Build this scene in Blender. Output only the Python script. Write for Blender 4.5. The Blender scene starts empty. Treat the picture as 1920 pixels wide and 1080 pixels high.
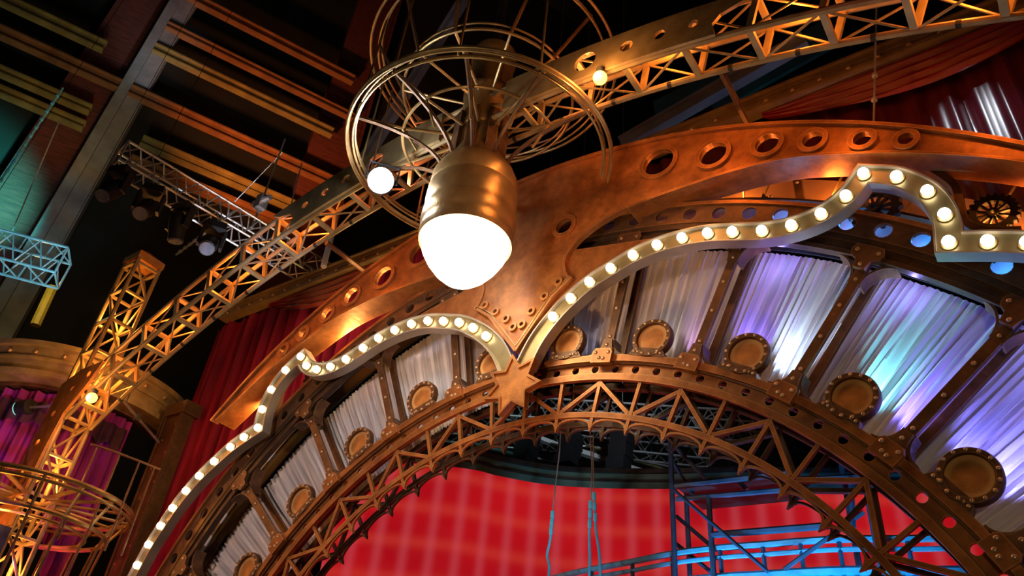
import bpy, bmesh, math, random
from mathutils import Vector, Matrix
from mathutils.geometry import tessellate_polygon
random.seed(7)
PI = math.pi
scn = bpy.context.scene
COL = scn.collection

# ------------------------------------------------------------------ camera
S, CZ = 6.0, 1.6                      # arch radius in metres, eye height
FPX = 1431.97
PITCH, YAW, ROLL = 0.620272, 0.657330, 0.107072
X0, Y0, Z0 = -0.970108, 1.361580, -0.077182
cp, sp, cy, sy = math.cos(PITCH), math.sin(PITCH), math.cos(YAW), math.sin(YAW)
FW = Vector((-sy*cp, cy*cp, sp))
r0 = Vector((cy, sy, 0)); u0 = r0.cross(FW)
RT = r0*math.cos(ROLL) + u0*math.sin(ROLL)
UP = -r0*math.sin(ROLL) + u0*math.cos(ROLL)
cd = bpy.data.cameras.new('camera'); cam = bpy.data.objects.new('camera', cd); COL.objects.link(cam)
cd.sensor_width = 36; cd.lens = FPX*36/1920; cd.clip_start = .05; cd.clip_end = 300
M = Matrix((RT, UP, -FW)).transposed().to_4x4(); M.translation = (0, 0, CZ)
cam.matrix_world = M
scn.camera = cam
scn.view_settings.view_transform = 'Standard'; scn.view_settings.look = 'None'
scn.view_settings.gamma = 1; scn.view_settings.use_curve_mapping = False
scn.view_settings.exposure = 0.0

def A(u, v, d=0.0):                   # arch plane: u across, v up from the arch centre, d behind the plane
    return Vector((S*(X0+u), S*(Y0+d), S*(Z0+v)+CZ))
def ray(px, py):
    return FW + RT*((px-960)/FPX) - UP*((py-540)/FPX)
def onp(px, py, d):
    r = ray(px, py); t = S*(Y0+d)/r.y; return Vector((0, 0, CZ)) + r*t
def onz(px, py, z):
    r = ray(px, py); t = (z-CZ)/r.z; return Vector((0, 0, CZ)) + r*t
def uv(P):
    return (P.x/S-X0, (P.z-CZ)/S-Z0)
def puv(px, py, d): return uv(onp(px, py, d))

# ------------------------------------------------------------------ world and stage lights
w = bpy.data.worlds.new('World'); scn.world = w; w.use_nodes = True
w.node_tree.nodes['Background'].inputs[0].default_value = (.30, .22, .20, 1)
w.node_tree.nodes['Background'].inputs[1].default_value = .035
def light(kind, loc, col, power, target=None, size=None, blend=.6, radius=.1):
    ld = bpy.data.lights.new('stage_light', kind); ld.color = col; ld.energy = power
    if kind in ('SPOT', 'POINT'): ld.shadow_soft_size = radius
    if kind == 'SPOT': ld.spot_size = math.radians(size); ld.spot_blend = blend
    o = bpy.data.objects.new('stage_light', ld); COL.objects.link(o); o.location = loc
    if target is not None:
        o.rotation_euler = (Vector(target)-Vector(loc)).to_track_quat('-Z', 'Y').to_euler()
    return o
ORANGE = (1, .42, .12); WASH = (1, .70, .56)
# front of house warm wash on the arch
light('SPOT', (-4, -6, 5), WASH, 1500, A(-.05, .98), 40, .9, .3)
light('SPOT', (-11, -4, 4), WASH, 2000, A(-.75, .9), 46, .9, .3)
light('SPOT', (-5, 1.5, .6), (1, .50, .20), 1500, A(0, 1.15, -.05), 46, .9, .2)
light('SPOT', (2.5, -3.0, 2.0), (1, .74, .36), 480, A(.85, .72), 26, .9, .2)
light('SPOT', (-1.5, 3.0, .6), (1, .54, .24), 420, A(.75, 1.42, -.03), 34, .9, .2)

# ------------------------------------------------------------------ materials
MATS = {}
def mat(name, c1, c2=None, rough=.5, metal=0., scale=3., bump=0., emit=None, estr=0., stretch=None, detail=6, trans=0., spec=.5, edge=None):
    m = bpy.data.materials.new(name); m.use_nodes = True; nt = m.node_tree; N = nt.nodes; L = nt.links
    b = N['Principled BSDF']; b.inputs['Roughness'].default_value = rough; b.inputs['Metallic'].default_value = metal
    b.inputs['Specular IOR Level'].default_value = spec
    if c2 is None: c2 = tuple(x*.8 for x in c1)
    tc = N.new('ShaderNodeTexCoord'); mp = N.new('ShaderNodeMapping'); L.new(tc.outputs['Object'], mp.inputs[0])
    if stretch: mp.inputs['Scale'].default_value = stretch
    n = N.new('ShaderNodeTexNoise'); n.inputs['Scale'].default_value = scale; n.inputs['Detail'].default_value = detail
    L.new(mp.outputs[0], n.inputs['Vector'])
    r = N.new('ShaderNodeValToRGB'); r.color_ramp.elements[0].position = .32; r.color_ramp.elements[1].position = .68
    r.color_ramp.elements[0].color = (*c2, 1); r.color_ramp.elements[1].color = (*c1, 1)
    L.new(n.outputs['Fac'], r.inputs[0]); L.new(r.outputs[0], b.inputs['Base Color'])
    if edge:
        n3 = N.new('ShaderNodeTexNoise'); n3.inputs['Scale'].default_value = scale*3.3; n3.inputs['Detail'].default_value = 8; n3.inputs['Roughness'].default_value = .7
        L.new(mp.outputs[0], n3.inputs['Vector'])
        mr = N.new('ShaderNodeMapRange'); mr.inputs[1].default_value = .35; mr.inputs[2].default_value = .70; mr.inputs[3].default_value = .62; mr.inputs[4].default_value = 1.2
        L.new(n3.outputs['Fac'], mr.inputs[0])
        mu = N.new('ShaderNodeMix'); mu.data_type = 'RGBA'; mu.blend_type = 'MULTIPLY'; mu.inputs[0].default_value = 1
        cb = N.new('ShaderNodeCombineXYZ')
        for i in range(3): L.new(mr.outputs[0], cb.inputs[i])
        L.new(r.outputs[0], mu.inputs[6]); L.new(cb.outputs[0], mu.inputs[7])
        bv = N.new('ShaderNodeBevel'); bv.samples = 4; bv.inputs['Radius'].default_value = .02
        ge = N.new('ShaderNodeNewGeometry'); dt = N.new('ShaderNodeVectorMath'); dt.operation = 'DOT_PRODUCT'
        L.new(bv.outputs[0], dt.inputs[0]); L.new(ge.outputs['Normal'], dt.inputs[1])
        m2 = N.new('ShaderNodeMapRange'); m2.inputs[1].default_value = .99; m2.inputs[2].default_value = .80; m2.inputs[3].default_value = 0; m2.inputs[4].default_value = .8
        L.new(dt.outputs['Value'], m2.inputs[0])
        me_ = N.new('ShaderNodeMix'); me_.data_type = 'RGBA'; L.new(m2.outputs[0], me_.inputs[0]); L.new(mu.outputs[2], me_.inputs[6]); me_.inputs[7].default_value = (*edge, 1)
        L.new(me_.outputs[2], b.inputs['Base Color'])
    if bump:
        n2 = N.new('ShaderNodeTexNoise'); n2.inputs['Scale'].default_value = scale*6; n2.inputs['Detail'].default_value = 4
        L.new(mp.outputs[0], n2.inputs['Vector'])
        bp = N.new('ShaderNodeBump'); bp.inputs['Strength'].default_value = bump; bp.inputs['Distance'].default_value = .02
        L.new(n2.outputs['Fac'], bp.inputs['Height']); L.new(bp.outputs[0], b.inputs['Normal'])
    if emit: b.inputs['Emission Color'].default_value = (*emit, 1); b.inputs['Emission Strength'].default_value = estr
    if trans: b.inputs['Transmission Weight'].default_value = trans
    MATS[name] = m; return m
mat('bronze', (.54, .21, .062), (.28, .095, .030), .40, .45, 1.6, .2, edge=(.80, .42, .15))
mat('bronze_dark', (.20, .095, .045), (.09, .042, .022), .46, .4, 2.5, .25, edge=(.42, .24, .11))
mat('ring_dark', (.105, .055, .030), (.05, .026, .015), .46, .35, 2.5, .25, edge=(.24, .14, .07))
mat('rust_plate', (.60, .25, .06), (.38, .14, .035), .5, .25, 1.6, .3, edge=(.75, .42, .16))
mat('brass', (.55, .36, .15), (.30, .19, .08), .36, .65, 2.5, .2)
mat('bolt_metal', (.62, .42, .27), (.40, .25, .15), .35, .7, 8)
mat('strip_metal', (.34, .27, .13), (.24, .18, .085), .36, .6, 3, .05)
mat('strip_side', (.50, .44, .38), (.38, .32, .27), .38, .5, 3, .05)
mat('truss_paint', (.40, .29, .14), (.26, .18, .085), .45, .25, 4, .1)
mat('steel', (.55, .55, .56), (.36, .36, .38), .35, .7, 6)
mat('dark_steel', (.05, .05, .055), (.025, .025, .03), .5, .5, 6)
mat('black', (.012, .012, .014), (.006, .006, .008), .5, 0, 5)
mat('sheer', (.80, .78, .82), (.70, .67, .72), .75, 0, .8)
mat('maroon', (.20, .006, .040), (.08, .003, .020), .8, 0, 1.2, 0, stretch=(5, 1, .5), spec=.15)
mat('maroon_satin', (.075, .010, .022), (.04, .006, .014), .28, 0, 1.2, 0, stretch=(5, 1, .5))
mat('swag_red', (.16, .003, .010), (.09, .002, .006), .45, 0, 1.2)
mat('purple', (.32, .03, .30), (.16, .015, .16), .8, 0, 1.5, 0, stretch=(5, 5, .6), spec=.15)
mat('fringe', (.06, .012, .05), (.03, .006, .025), .8, 0, 9)
mat('brick', (.22, .055, .04), (.09, .03, .025), .8, 0, 2, .3, stretch=(1, 1, 9))
mat('concrete', (.36, .36, .36), (.2, .2, .21), .8, 0, 1.2, .4)
mat('girder_paint', (.34, .16, .06), (.2, .09, .035), .55, .2, 1.5, .2)
mat('girder_yellow', (.32, .26, .08), (.18, .14, .05), .55, .1, 1.5, .2)
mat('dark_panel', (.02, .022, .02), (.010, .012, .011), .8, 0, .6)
mat('floor_paint', (.05, .045, .045), (.03, .028, .028), .45, 0, 1.0)
mat('backing', (.40, .20, .08), (.26, .12, .05), .6, .1, 1.2, .1)
mat('gear_metal', (.05, .042, .03), (.025, .02, .015), .45, .6, 5)
mat('yellow', (.55, .40, .05), (.4, .28, .04), .5, 0, 4)
mat('teal_band', (.07, .16, .16), (.04, .09, .10), .6, 0, 1.5)
mat('cyan_lit_steel', (.16, .52, .72), (.10, .36, .54), .4, .3, 6)  # steel with the cyan light on it put into the base colour
mat('pale_cyan_lit', (.42, .62, .70), (.3, .46, .52), .4, .4, 6)  # pale steel, tinted to carry the cyan light
mat('blue_lit_steel', (.08, .13, .22), (.05, .08, .14), .4, .4, 5)  # dark steel, blue light painted into its colour
mat('batten_white', (.8, .8, .8), (.7, .7, .7), .6)
mat('catch_board_white', (.72, .74, .8), (.6, .62, .7), .7)  # for the board added to show blue light through the holes
mat('rope_grey', (.3, .3, .3), (.2, .2, .2), .7)
mat('rope_cyan_lit', (.12, .62, .85), (.08, .45, .7), .6)  # rope tail colour stands in for the blue light on it
mat('bulb_white', (.9, .9, .8), None, .3, emit=(1, .93, .72), estr=9)
mat('lamp_glass', (.9, .8, .6), None, .3, emit=(1, .80, .50), estr=15)
mat('globe_amber', (.9, .6, .2), None, .3, emit=(1, .42, .06), estr=6)
mat('spot_white', (.9, .9, .9), None, .3, emit=(.85, .93, 1), estr=70)
mat('lens_glass', (.25, .28, .38), (.15, .18, .26), .12, .6, 5)
mat('header_paint', (.22, .15, .07), (.13, .085, .04), .5, .2, 3, .1)
mat('lens_teal', (.3, .6, .55), None, .2, 0, 5, emit=(.25, .9, .7), estr=1.2)

def led_material():
    m = bpy.data.materials.new('led_screen'); m.use_nodes = True; nt = m.node_tree; N = nt.nodes; L = nt.links
    b = N['Principled BSDF']; b.inputs['Base Color'].default_value = (.02, .002, .002, 1); b.inputs['Roughness'].default_value = .8; b.inputs['Specular IOR Level'].default_value = .1
    u = N.new('ShaderNodeUVMap'); s = N.new('ShaderNodeSeparateXYZ'); L.new(u.outputs[0], s.inputs[0])
    def lines(sock, period, power):
        a = N.new('ShaderNodeMath'); a.operation = 'MULTIPLY'; a.inputs[1].default_value = PI/period; L.new(sock, a.inputs[0])
        c = N.new('ShaderNodeMath'); c.operation = 'COSINE'; L.new(a.outputs[0], c.inputs[0])
        e = N.new('ShaderNodeMath'); e.operation = 'ABSOLUTE'; L.new(c.outputs[0], e.inputs[0])
        p = N.new('ShaderNodeMath'); p.operation = 'POWER'; p.inputs[1].default_value = power; L.new(e.outputs[0], p.inputs[0])
        return p.outputs[0]
    v = lines(s.outputs[0], .45, 5); h = lines(s.outputs[1], .62, 6)
    nz = N.new('ShaderNodeTexNoise'); nz.inputs['Scale'].default_value = .35; L.new(u.outputs[0], nz.inputs['Vector'])
    base = N.new('ShaderNodeValToRGB'); base.color_ramp.elements[0].position = .35; base.color_ramp.elements[1].position = .65
    base.color_ramp.elements[0].color = (.36, .003, .008, 1); base.color_ramp.elements[1].color = (.50, .006, .010, 1)
    L.new(nz.outputs['Fac'], base.inputs[0])
    def mix(fac, scale, a, col):
        k = N.new('ShaderNodeMath'); k.operation = 'MULTIPLY'; k.inputs[1].default_value = scale; L.new(fac, k.inputs[0])
        x = N.new('ShaderNodeMix'); x.data_type = 'RGBA'; L.new(k.outputs[0], x.inputs[0]); L.new(a, x.inputs[6]); x.inputs[7].default_value = (*col, 1)
        return x.outputs[2]
    c = mix(h, .30, base.outputs[0], (.62, .06, .035))
    c = mix(v, .27, c, (.56, .10, .13))
    L.new(c, b.inputs['Emission Color']); b.inputs['Emission Strength'].default_value = 1.0
    MATS['led'] = m
led_material()

# ------------------------------------------------------------------ mesh helpers
class MB:
    def __init__(s): s.v = []; s.f = []
    def add(s, vs, fs):
        k = len(s.v); s.v += [Vector(x) for x in vs]; s.f += [tuple(i+k for i in f) for f in fs]; return s
    def hexa(s, p):
        return s.add(p, [(0, 1, 2, 3), (7, 6, 5, 4), (0, 4, 5, 1), (1, 5, 6, 2), (2, 6, 7, 3), (3, 7, 4, 0)])
    def box(s, c, d):
        x, y, z = d[0]/2, d[1]/2, d[2]/2; c = Vector(c)
        return s.hexa([c+Vector(q) for q in ((-x, -y, -z), (x, -y, -z), (x, y, -z), (-x, y, -z), (-x, -y, z), (x, -y, z), (x, y, z), (-x, y, z))])
    def bar(s, a, b, w_, h_, side=(0, 1, 0)):      # w_ along side x dir, h_ along side
        a, b = Vector(a), Vector(b); d = (b-a).normalized(); sd = Vector(side); sd = (sd - d*sd.dot(d))
        if sd.length < 1e-4: sd = d.orthogonal()
        sd.normalize(); n = d.cross(sd); n *= w_/2; sd *= h_/2
        return s.hexa([a-n-sd, a+n-sd, a+n+sd, a-n+sd, b-n-sd, b+n-sd, b+n+sd, b-n+sd])
    def tube(s, pts, r, n=8, closed=False):
        pts = [Vector(q) for q in pts]; m = len(pts); vs = []; fs = []; up = None
        for i, q in enumerate(pts):
            a = pts[(i-1) % m] if (closed or i) else q; b = pts[(i+1) % m] if (closed or i < m-1) else q
            t = (b-a).normalized()
            if up is None: up = t.orthogonal().normalized()
            up = (up - t*up.dot(t)).normalized(); sd = t.cross(up)
            for k in range(n):
                an = 2*PI*k/n; vs.append(q + up*(r*math.cos(an)) + sd*(r*math.sin(an)))
        for i in range(m if closed else m-1):
            for k in range(n):
                j = (i+1) % m; fs.append((i*n+k, i*n+(k+1) % n, j*n+(k+1) % n, j*n+k))
        if not closed: fs += [tuple(range(n)), tuple(range((m-1)*n, m*n))]
        return s.add(vs, fs)
    def strip(s, path, o0, o1, d0, d1, closed=False):   # ribbon in the arch plane, path of (u, v)
        m = len(path); vs = []; fs = []
        P = [Vector((a[0], a[1])) for a in path]
        for i in range(m):
            a = P[(i-1) % m] if (closed or i) else None; b = P[(i+1) % m] if (closed or i < m-1) else None
            t1 = (P[i]-a).normalized() if a is not None else None; t2 = (b-P[i]).normalized() if b is not None else None
            t1 = t1 or t2; t2 = t2 or t1
            n1 = Vector((-t1.y, t1.x)); n2 = Vector((-t2.y, t2.x)); n = (n1+n2)
            n = n.normalized() if n.length > 1e-6 else n1
            n = n/max(.45, n.dot(n1))
            for o, d in ((o0, d0), (o1, d0), (o1, d1), (o0, d1)):
                q = P[i]+n*o; vs.append(A(q.x, q.y, d))
        for i in range(m if closed else m-1):
            j = (i+1) % m
            for k in range(4): fs.append((i*4+k, i*4+(k+1) % 4, j*4+(k+1) % 4, j*4+k))
        if not closed: fs += [(0, 1, 2, 3), ((m-1)*4, (m-1)*4+1, (m-1)*4+2, (m-1)*4+3)]
        return s.add(vs, fs)
    def plate(s, outer, holes, d0, d1, conv=A):
        loops = [outer]+holes; flat = [q for l in loops for q in l]; n = len(flat)
        tri = tessellate_polygon([[Vector((q[0], q[1], 0)) for q in l] for l in loops])
        vs = [conv(q[0], q[1], d0) for q in flat]+[conv(q[0], q[1], d1) for q in flat]
        fs = [tuple(t) for t in tri]+[tuple(i+n for i in reversed(t)) for t in tri]
        k = 0
        for l in loops:
            m = len(l)
            for i in range(m): fs.append((k+i, k+(i+1) % m, n+k+(i+1) % m, n+k+i))
            k += m
        return s.add(vs, fs)
    def lathe(s, prof, c, n=32, axis='z'):
        vs = []; fs = []; c = Vector(c); m = len(prof)
        for r, h in prof:
            for k in range(n):
                a = 2*PI*k/n; x, y = r*math.cos(a), r*math.sin(a)
                vs.append(c+(Vector((x, y, h)) if axis == 'z' else Vector((x, h, y))))
        for i in range(m-1):
            for k in range(n): fs.append((i*n+k, i*n+(k+1) % n, (i+1)*n+(k+1) % n, (i+1)*n+k))
        if prof[0][0] > 0: fs.append(tuple(range(n)))
        if prof[-1][0] > 0: fs.append(tuple(range((m-1)*n, m*n)))
        return s.add(vs, fs)
    def grid(s, fn, nu, nv):
        vs = [fn(i/nu, j/nv) for j in range(nv+1) for i in range(nu+1)]; q = nu+1
        return s.add(vs, [(j*q+i, j*q+i+1, (j+1)*q+i+1, (j+1)*q+i) for j in range(nv) for i in range(nu)])
    def mesh(s, name, m, origin, smooth=False, normals=True):
        me = bpy.data.meshes.new(name); me.from_pydata([v-origin for v in s.v], [], s.f)
        if normals:
            bm = bmesh.new(); bm.from_mesh(me); bmesh.ops.remove_doubles(bm, verts=bm.verts, dist=1e-5)
            bmesh.ops.recalc_face_normals(bm, faces=bm.faces); bm.to_mesh(me); bm.free()
        me.materials.append(MATS[m])
        if smooth:
            me.polygons.foreach_set('use_smooth', [True]*len(me.polygons))
            try: me.set_sharp_from_angle(angle=math.radians(40))
            except Exception: pass
        return me
    def build(s, name, m, parent=None, origin=None, smooth=False, normals=True):
        if origin is None:
            lo = Vector([min(v[i] for v in s.v) for i in range(3)]); hi = Vector([max(v[i] for v in s.v) for i in range(3)])
            origin = (lo+hi)/2
        return inst(name, s.mesh(name, m, Vector(origin), smooth, normals), parent, origin)
def wloc(o):
    l = o.location.copy()
    if o.parent: l = o.parent.matrix_basis @ l if not o.parent.parent else (o.parent.parent.matrix_basis @ o.parent.matrix_basis) @ l
    return l
def inst(name, me, parent, loc, roty=0.):            # loc in world space
    o = bpy.data.objects.new(name, me); COL.objects.link(o); loc = Vector(loc)
    if parent is None: o.location = loc; o.rotation_euler = (0, roty, 0)
    else:
        pm = parent.matrix_basis if not parent.parent else parent.parent.matrix_basis @ parent.matrix_basis
        o.parent = parent; o.matrix_basis = pm.inverted() @ (Matrix.Translation(loc) @ Matrix.Rotation(roty, 4, 'Y'))
    return o
def tag(o, label=None, cat=None, group=None, kind=None):
    if label: o['label'] = label
    if cat: o['category'] = cat
    if group: o['group'] = group
    if kind: o['kind'] = kind
    return o
def thing(name, label, cat, loc, group=None):
    o = bpy.data.objects.new(name, None); COL.objects.link(o); o.location = loc; o.empty_display_size = .2
    return tag(o, label, cat, group)
def pol(r, a): return (r*math.sin(a), r*math.cos(a))
def PA(r, a, d=0.): return A(r*math.sin(a), r*math.cos(a), d)
def arc(r, a0, a1, n): return [pol(r, a0+(a1-a0)*i/n) for i in range(n+1)]
def circ(u, v, r, n=16): return [(u+r*math.cos(2*PI*k/n), v+r*math.sin(2*PI*k/n)) for k in range(n)]
ZERO = Vector((0, 0, 0))
DL = 0.215546                                        # angle of one bay
AC = A(0, 0)                                         # centre of the arch
AB = Vector((AC.x, AC.y, 0))

def dome(r, h=.6, n=8):
    return MB().lathe([(r, .002), (r, -.25*r), (r*.8, -h*r*.8), (r*.35, -h*r*1.1), (0, -h*r*1.15)], ZERO, n, 'y')
def catmull(P, sub=6):
    out = []; n = len(P)
    for i in range(n-1):
        p0 = P[max(i-1, 0)]; p1 = P[i]; p2 = P[i+1]; p3 = P[min(i+2, n-1)]
        for k in range(sub):
            t = k/sub
            out.append(tuple(.5*((2*b)+(-a+c)*t+(2*a-5*b+4*c-d)*t*t+(-a+3*b-3*c+d)*t**3) for a, b, c, d in zip(p0, p1, p2, p3)))
    out.append(tuple(P[-1])); return out

# ------------------------------------------------------------------ the hall
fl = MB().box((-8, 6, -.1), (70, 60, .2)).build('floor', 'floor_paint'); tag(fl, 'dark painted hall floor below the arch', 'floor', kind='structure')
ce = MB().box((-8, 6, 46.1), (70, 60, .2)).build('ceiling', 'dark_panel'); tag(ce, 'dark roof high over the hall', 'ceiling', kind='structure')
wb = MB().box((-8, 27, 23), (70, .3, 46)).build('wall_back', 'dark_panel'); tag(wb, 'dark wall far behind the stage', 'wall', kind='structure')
WD = Vector((.405, .914, 0)); WN = Vector((.914, -.405, 0)); WP = Vector((-24.6, 9.0, 0))   # side wall of the hall
def onw(px, py, off=0.):
    r = ray(px, py); c = Vector((0, 0, CZ)); t = (WP+WN*off-c).dot(WN)/r.dot(WN); return c+r*t
wl = thing('wall_left', 'dark side wall of the hall with brick piers', 'wall', WP); tag(wl, kind='structure')
a, b = WP-WD*30-WN*.2, WP+WD*20-WN*.2
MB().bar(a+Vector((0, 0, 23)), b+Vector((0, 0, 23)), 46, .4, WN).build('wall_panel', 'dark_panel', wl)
def pier(px, py, width, name, m, off):
    q = onw(px, py, off)
    return MB().bar(Vector((q.x, q.y, 0)), Vector((q.x, q.y, 45.9)), width, .7, WN).build(name, m, wl)
pier(205, 130, 2.0, 'brick_pier', 'brick', .35); pier(640, 230, 2.1, 'brick_pier', 'brick', .35)
pier(285, 110, .95, 'concrete_column', 'concrete', .9)
pier(268, 110, .35, 'concrete_column', 'concrete', 1.1)
# long girders along the wall
gir = [((370, 0), (640, 140), .5, 'girder_paint', 'orange lit steel girder crossing the top of the dark wall'),
       ((330, 62), (640, 205), .34, 'girder_paint', 'thin rust girder second from the top of the dark wall'),
       ((310, 105), (600, 235), .45, 'girder_yellow', 'dull yellow girder below the two top girders on the dark wall'),
       ((0, 62), (640, 347), .5, 'girder_paint', 'long orange girder running unbroken across both brick piers'),
       ((300, 270), (560, 400), .45, 'girder_yellow', 'dim brown girder below the long orange girder near the steel lighting truss'),
       ((30, 10), (165, 75), .5, 'girder_yellow', 'yellow girder stub at the top left corner above the long girder'),
       ((0, 130), (135, 195), .35, 'girder_yellow', 'pale yellow girder left of the brick pier under the long girder'),
       ((0, 172), (125, 222), .35, 'girder_yellow', 'lowest pale girder left of the brick pier catching teal light'),
       ((280, 305), (520, 425), .4, 'girder_paint', 'lowest brown girder just above the moving lights')]
for a, b, h, m, lab in gir:
    p, q = onw(*a, 1.3), onw(*b, 1.3); z = (p.z+q.z)/2; p.z = q.z = z; d = (q-p).normalized(); p -= d*.6; q += d*.6
    g = thing('girder', lab, 'girder', p, 'girders on the side wall')
    MB().bar(p, q, h*.8, .05, WN).build('web', m, g)
    MB().bar(p+Vector((0, 0, h*.42)), q+Vector((0, 0, h*.42)), .06, .3, WN).build('top_flange', m, g)
    MB().bar(p-Vector((0, 0, h*.42)), q-Vector((0, 0, h*.42)), .06, .3, WN).build('bottom_flange', m, g)
light('SPOT', onw(420, 420, 6), (1, .30, .08), 4200, onw(560, 170), 64, .9, .3)
light('SPOT', onw(150, 420, 7), (1, .6, .2), 900, onw(130, 90), 44, .9, .3)
light('SPOT', onw(60, 520, 6), (.06, .95, .82), 15000, onw(-40, 340), 26, .9, .3)
light('SPOT', onw(300, 330, 7), (.75, .85, 1), 1500, onw(300, 40), 20, .9, .3)

# sloping roof braces behind the header
for a, b, d, wd, lab in (((875, -10), (655, 345), .42, .42, 'pale sloping roof brace behind the hooped lamp'),
                         ((1510, 75), (1165, 272), .42, .34, 'grey sloping roof brace above the studded header beam')):
    p, q = onp(*a, d), onp(*b, d)
    g = thing('roof_brace', lab, 'brace', q, 'roof braces'); MB().bar(p, q, wd, .06).build('web', 'concrete', g)
    n = (q-p).normalized().cross(Vector((0, 1, 0)))*wd/2
    for s_ in (-1, 1): MB().bar(p+n*s_, q+n*s_, .05, .22).build('flange', 'concrete', g)
light('SPOT', (-9, 4, 3), (.8, .75, 1), 1500, onp(780, 120, .42), 16, .8, .2)
for a, b, lab in (((1230, 215), (1420, 120), 'dark green duct panel showing under the amber truss'), ((1330, 190), (1560, 60), 'dim green roof sheet further right under the amber truss')):
    p, q = onp(*a, .9), onp(*b, .9); tag(MB().bar(p, q, 1.1, .1).build('roof_sheet', 'teal_band'), lab, 'panel')
light('SPOT', A(.3, 1.0, .6), (.2, .9, .45), 110, onp(1300, 190, .9), 40, .9, .2)

# ------------------------------------------------------------------ backing wall behind the arch ornament
out = arc(1.60, -1.25, 1.25, 60)+arc(1.43, 1.25, -1.25, 60)
bw = MB().plate(out, [], .10, .112).build('wall_proscenium', 'backing'); tag(bw, 'orange brown backing panel behind the arch ornament', 'wall', kind='structure')

# ------------------------------------------------------------------ inner truss arch
AMAX = 7*DL
arch = thing('proscenium_arch', 'bronze lattice truss arch with portholes and radial struts framing the stage', 'arch', AB)
def band(name, r0, r1, d0, d1, m='bronze', parent=arch, amax=AMAX, n=112):
    return MB().strip(arc((r0+r1)/2, -amax, amax, n), -(r1-r0)/2, (r1-r0)/2, d0, d1).build(name, m, parent)
band('top_flange', 1.014, 1.030, -.012, .012)
band('bottom_flange', .967, .983, -.010, .002)
band('rear_flange', 1.014, 1.030, .044, .056, 'ring_dark'); band('rear_flange', .967, .983, .044, .056, 'ring_dark')  # rear flanges get a darker copy, shade put into the colour
band('flange_bead', 1.0105, 1.014, -.004, .004, 'bronze_dark'); band('flange_bead', .983, .9865, -.004, .004, 'bronze_dark')
holes = [circ(*pol(1.0, (k-.5)*DL/4), .0098, 12) for k in range(-27, 29)]
MB().plate(arc(1.0145, -AMAX, AMAX, 112)+arc(.9825, AMAX, -AMAX, 112), holes, .004, .011).build('web_plate', 'bronze', arch)
for d, m in ((-.006, 'bronze'), (.046, 'ring_dark')):  # rear chord painted darker to stand for its shade
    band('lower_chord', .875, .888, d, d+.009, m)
# lattice members, shared meshes turned about the arch centre
def radial_mesh(r0, r1, w_, d0, d1, m, name):
    return MB().hexa([A(-w_/2, r0, d0), A(w_/2, r0, d0), A(w_/2, r0, d1), A(-w_/2, r0, d1), A(-w_/2, r1, d0), A(w_/2, r1, d0), A(w_/2, r1, d1), A(-w_/2, r1, d1)]).mesh(name, m, AC)
def diag_mesh(s_, d0, d1, m):
    b = MB(); p, q = pol(.962, 0), pol(.89, s_*DL/2*.93); b.bar(A(*p, (d0+d1)/2), A(*q, (d0+d1)/2), .0085*S, (d1-d0)*S); return b.mesh('lattice_diagonal', m, AC)
def cusp_mesh(d0, d1, m):
    h = DL/4; P = []
    for i in range(13):
        t = i/12; a = -h+2*h*t; P.append(pol(.850+.0225*math.sqrt(max(0, 1-(2*t-1)**2))**.9, a))
    return MB().strip(P, -.0021, .0021, d0+.002, d1-.002).mesh('cusp', m, AC)
def tip_mesh(d0, d1, m): return MB().plate([(-.006, .859), (0, .841), (.006, .859)], [], d0+.001, d1-.001).mesh('cusp_tip', m, AC)
for d0, m in ((-.005, 'bronze'), (.047, 'ring_dark')):  # rear lattice is the same bronze with shade painted in
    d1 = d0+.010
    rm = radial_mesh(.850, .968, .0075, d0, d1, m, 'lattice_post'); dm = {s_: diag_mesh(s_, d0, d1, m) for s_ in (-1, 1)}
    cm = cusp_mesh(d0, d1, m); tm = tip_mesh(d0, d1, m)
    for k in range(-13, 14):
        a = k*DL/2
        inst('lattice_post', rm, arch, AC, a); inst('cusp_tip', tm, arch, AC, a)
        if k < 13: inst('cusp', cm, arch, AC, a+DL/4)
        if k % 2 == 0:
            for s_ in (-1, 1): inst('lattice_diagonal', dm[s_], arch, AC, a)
for s_ in (-1, 1):                                   # legs down to the floor
    b = MB(); p = PA(.998, s_*AMAX, .02)
    b.box((p.x, p.y, p.z/2), (.064*S*.98, .06*S, p.z)).build('arch_leg', 'bronze', arch)
    p = PA(.8815, s_*AMAX, .02); MB().box((p.x, p.y, p.z/2), (.013*S, .06*S, p.z)).build('arch_leg', 'bronze', arch)
bolt_me = dome(.0046*S).mesh('bolt', 'bolt_metal', ZERO, True)
# struts with gusset plates
strut_me = radial_mesh(1.03, 1.352, .021, -.006, .004, 'bronze_dark', 'strut')
rear_me = radial_mesh(1.03, 1.352, .018, .056, .066, 'bronze_dark', 'rear_strut')
gus = [(-.026, 1.004), (.026, 1.004), (.026, 1.032), (.019, 1.041), (-.019, 1.041), (-.026, 1.032)]
ft_me = MB().plate([(-.022, 1.034), (.022, 1.034), (.014, 1.052), (.0105, 1.072), (-.0105, 1.072), (-.014, 1.052)], [], -.012, -.004).mesh('strut_foot', 'bronze_dark', AC)
gus_me = MB().plate(gus, [], -.024, -.012).mesh('gusset_plate', 'bronze', AC)
tg = [(-.012, 1.318), (.012, 1.318), (.016, 1.337), (.030, 1.345), (.034, 1.358), (.028, 1.372), (-.028, 1.372), (-.034, 1.358), (-.030, 1.345), (-.016, 1.337)]
tg_me = MB().plate(tg, [], -.022, -.011).mesh('top_gusset', 'bronze_dark', AC)
br_mes = []
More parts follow.
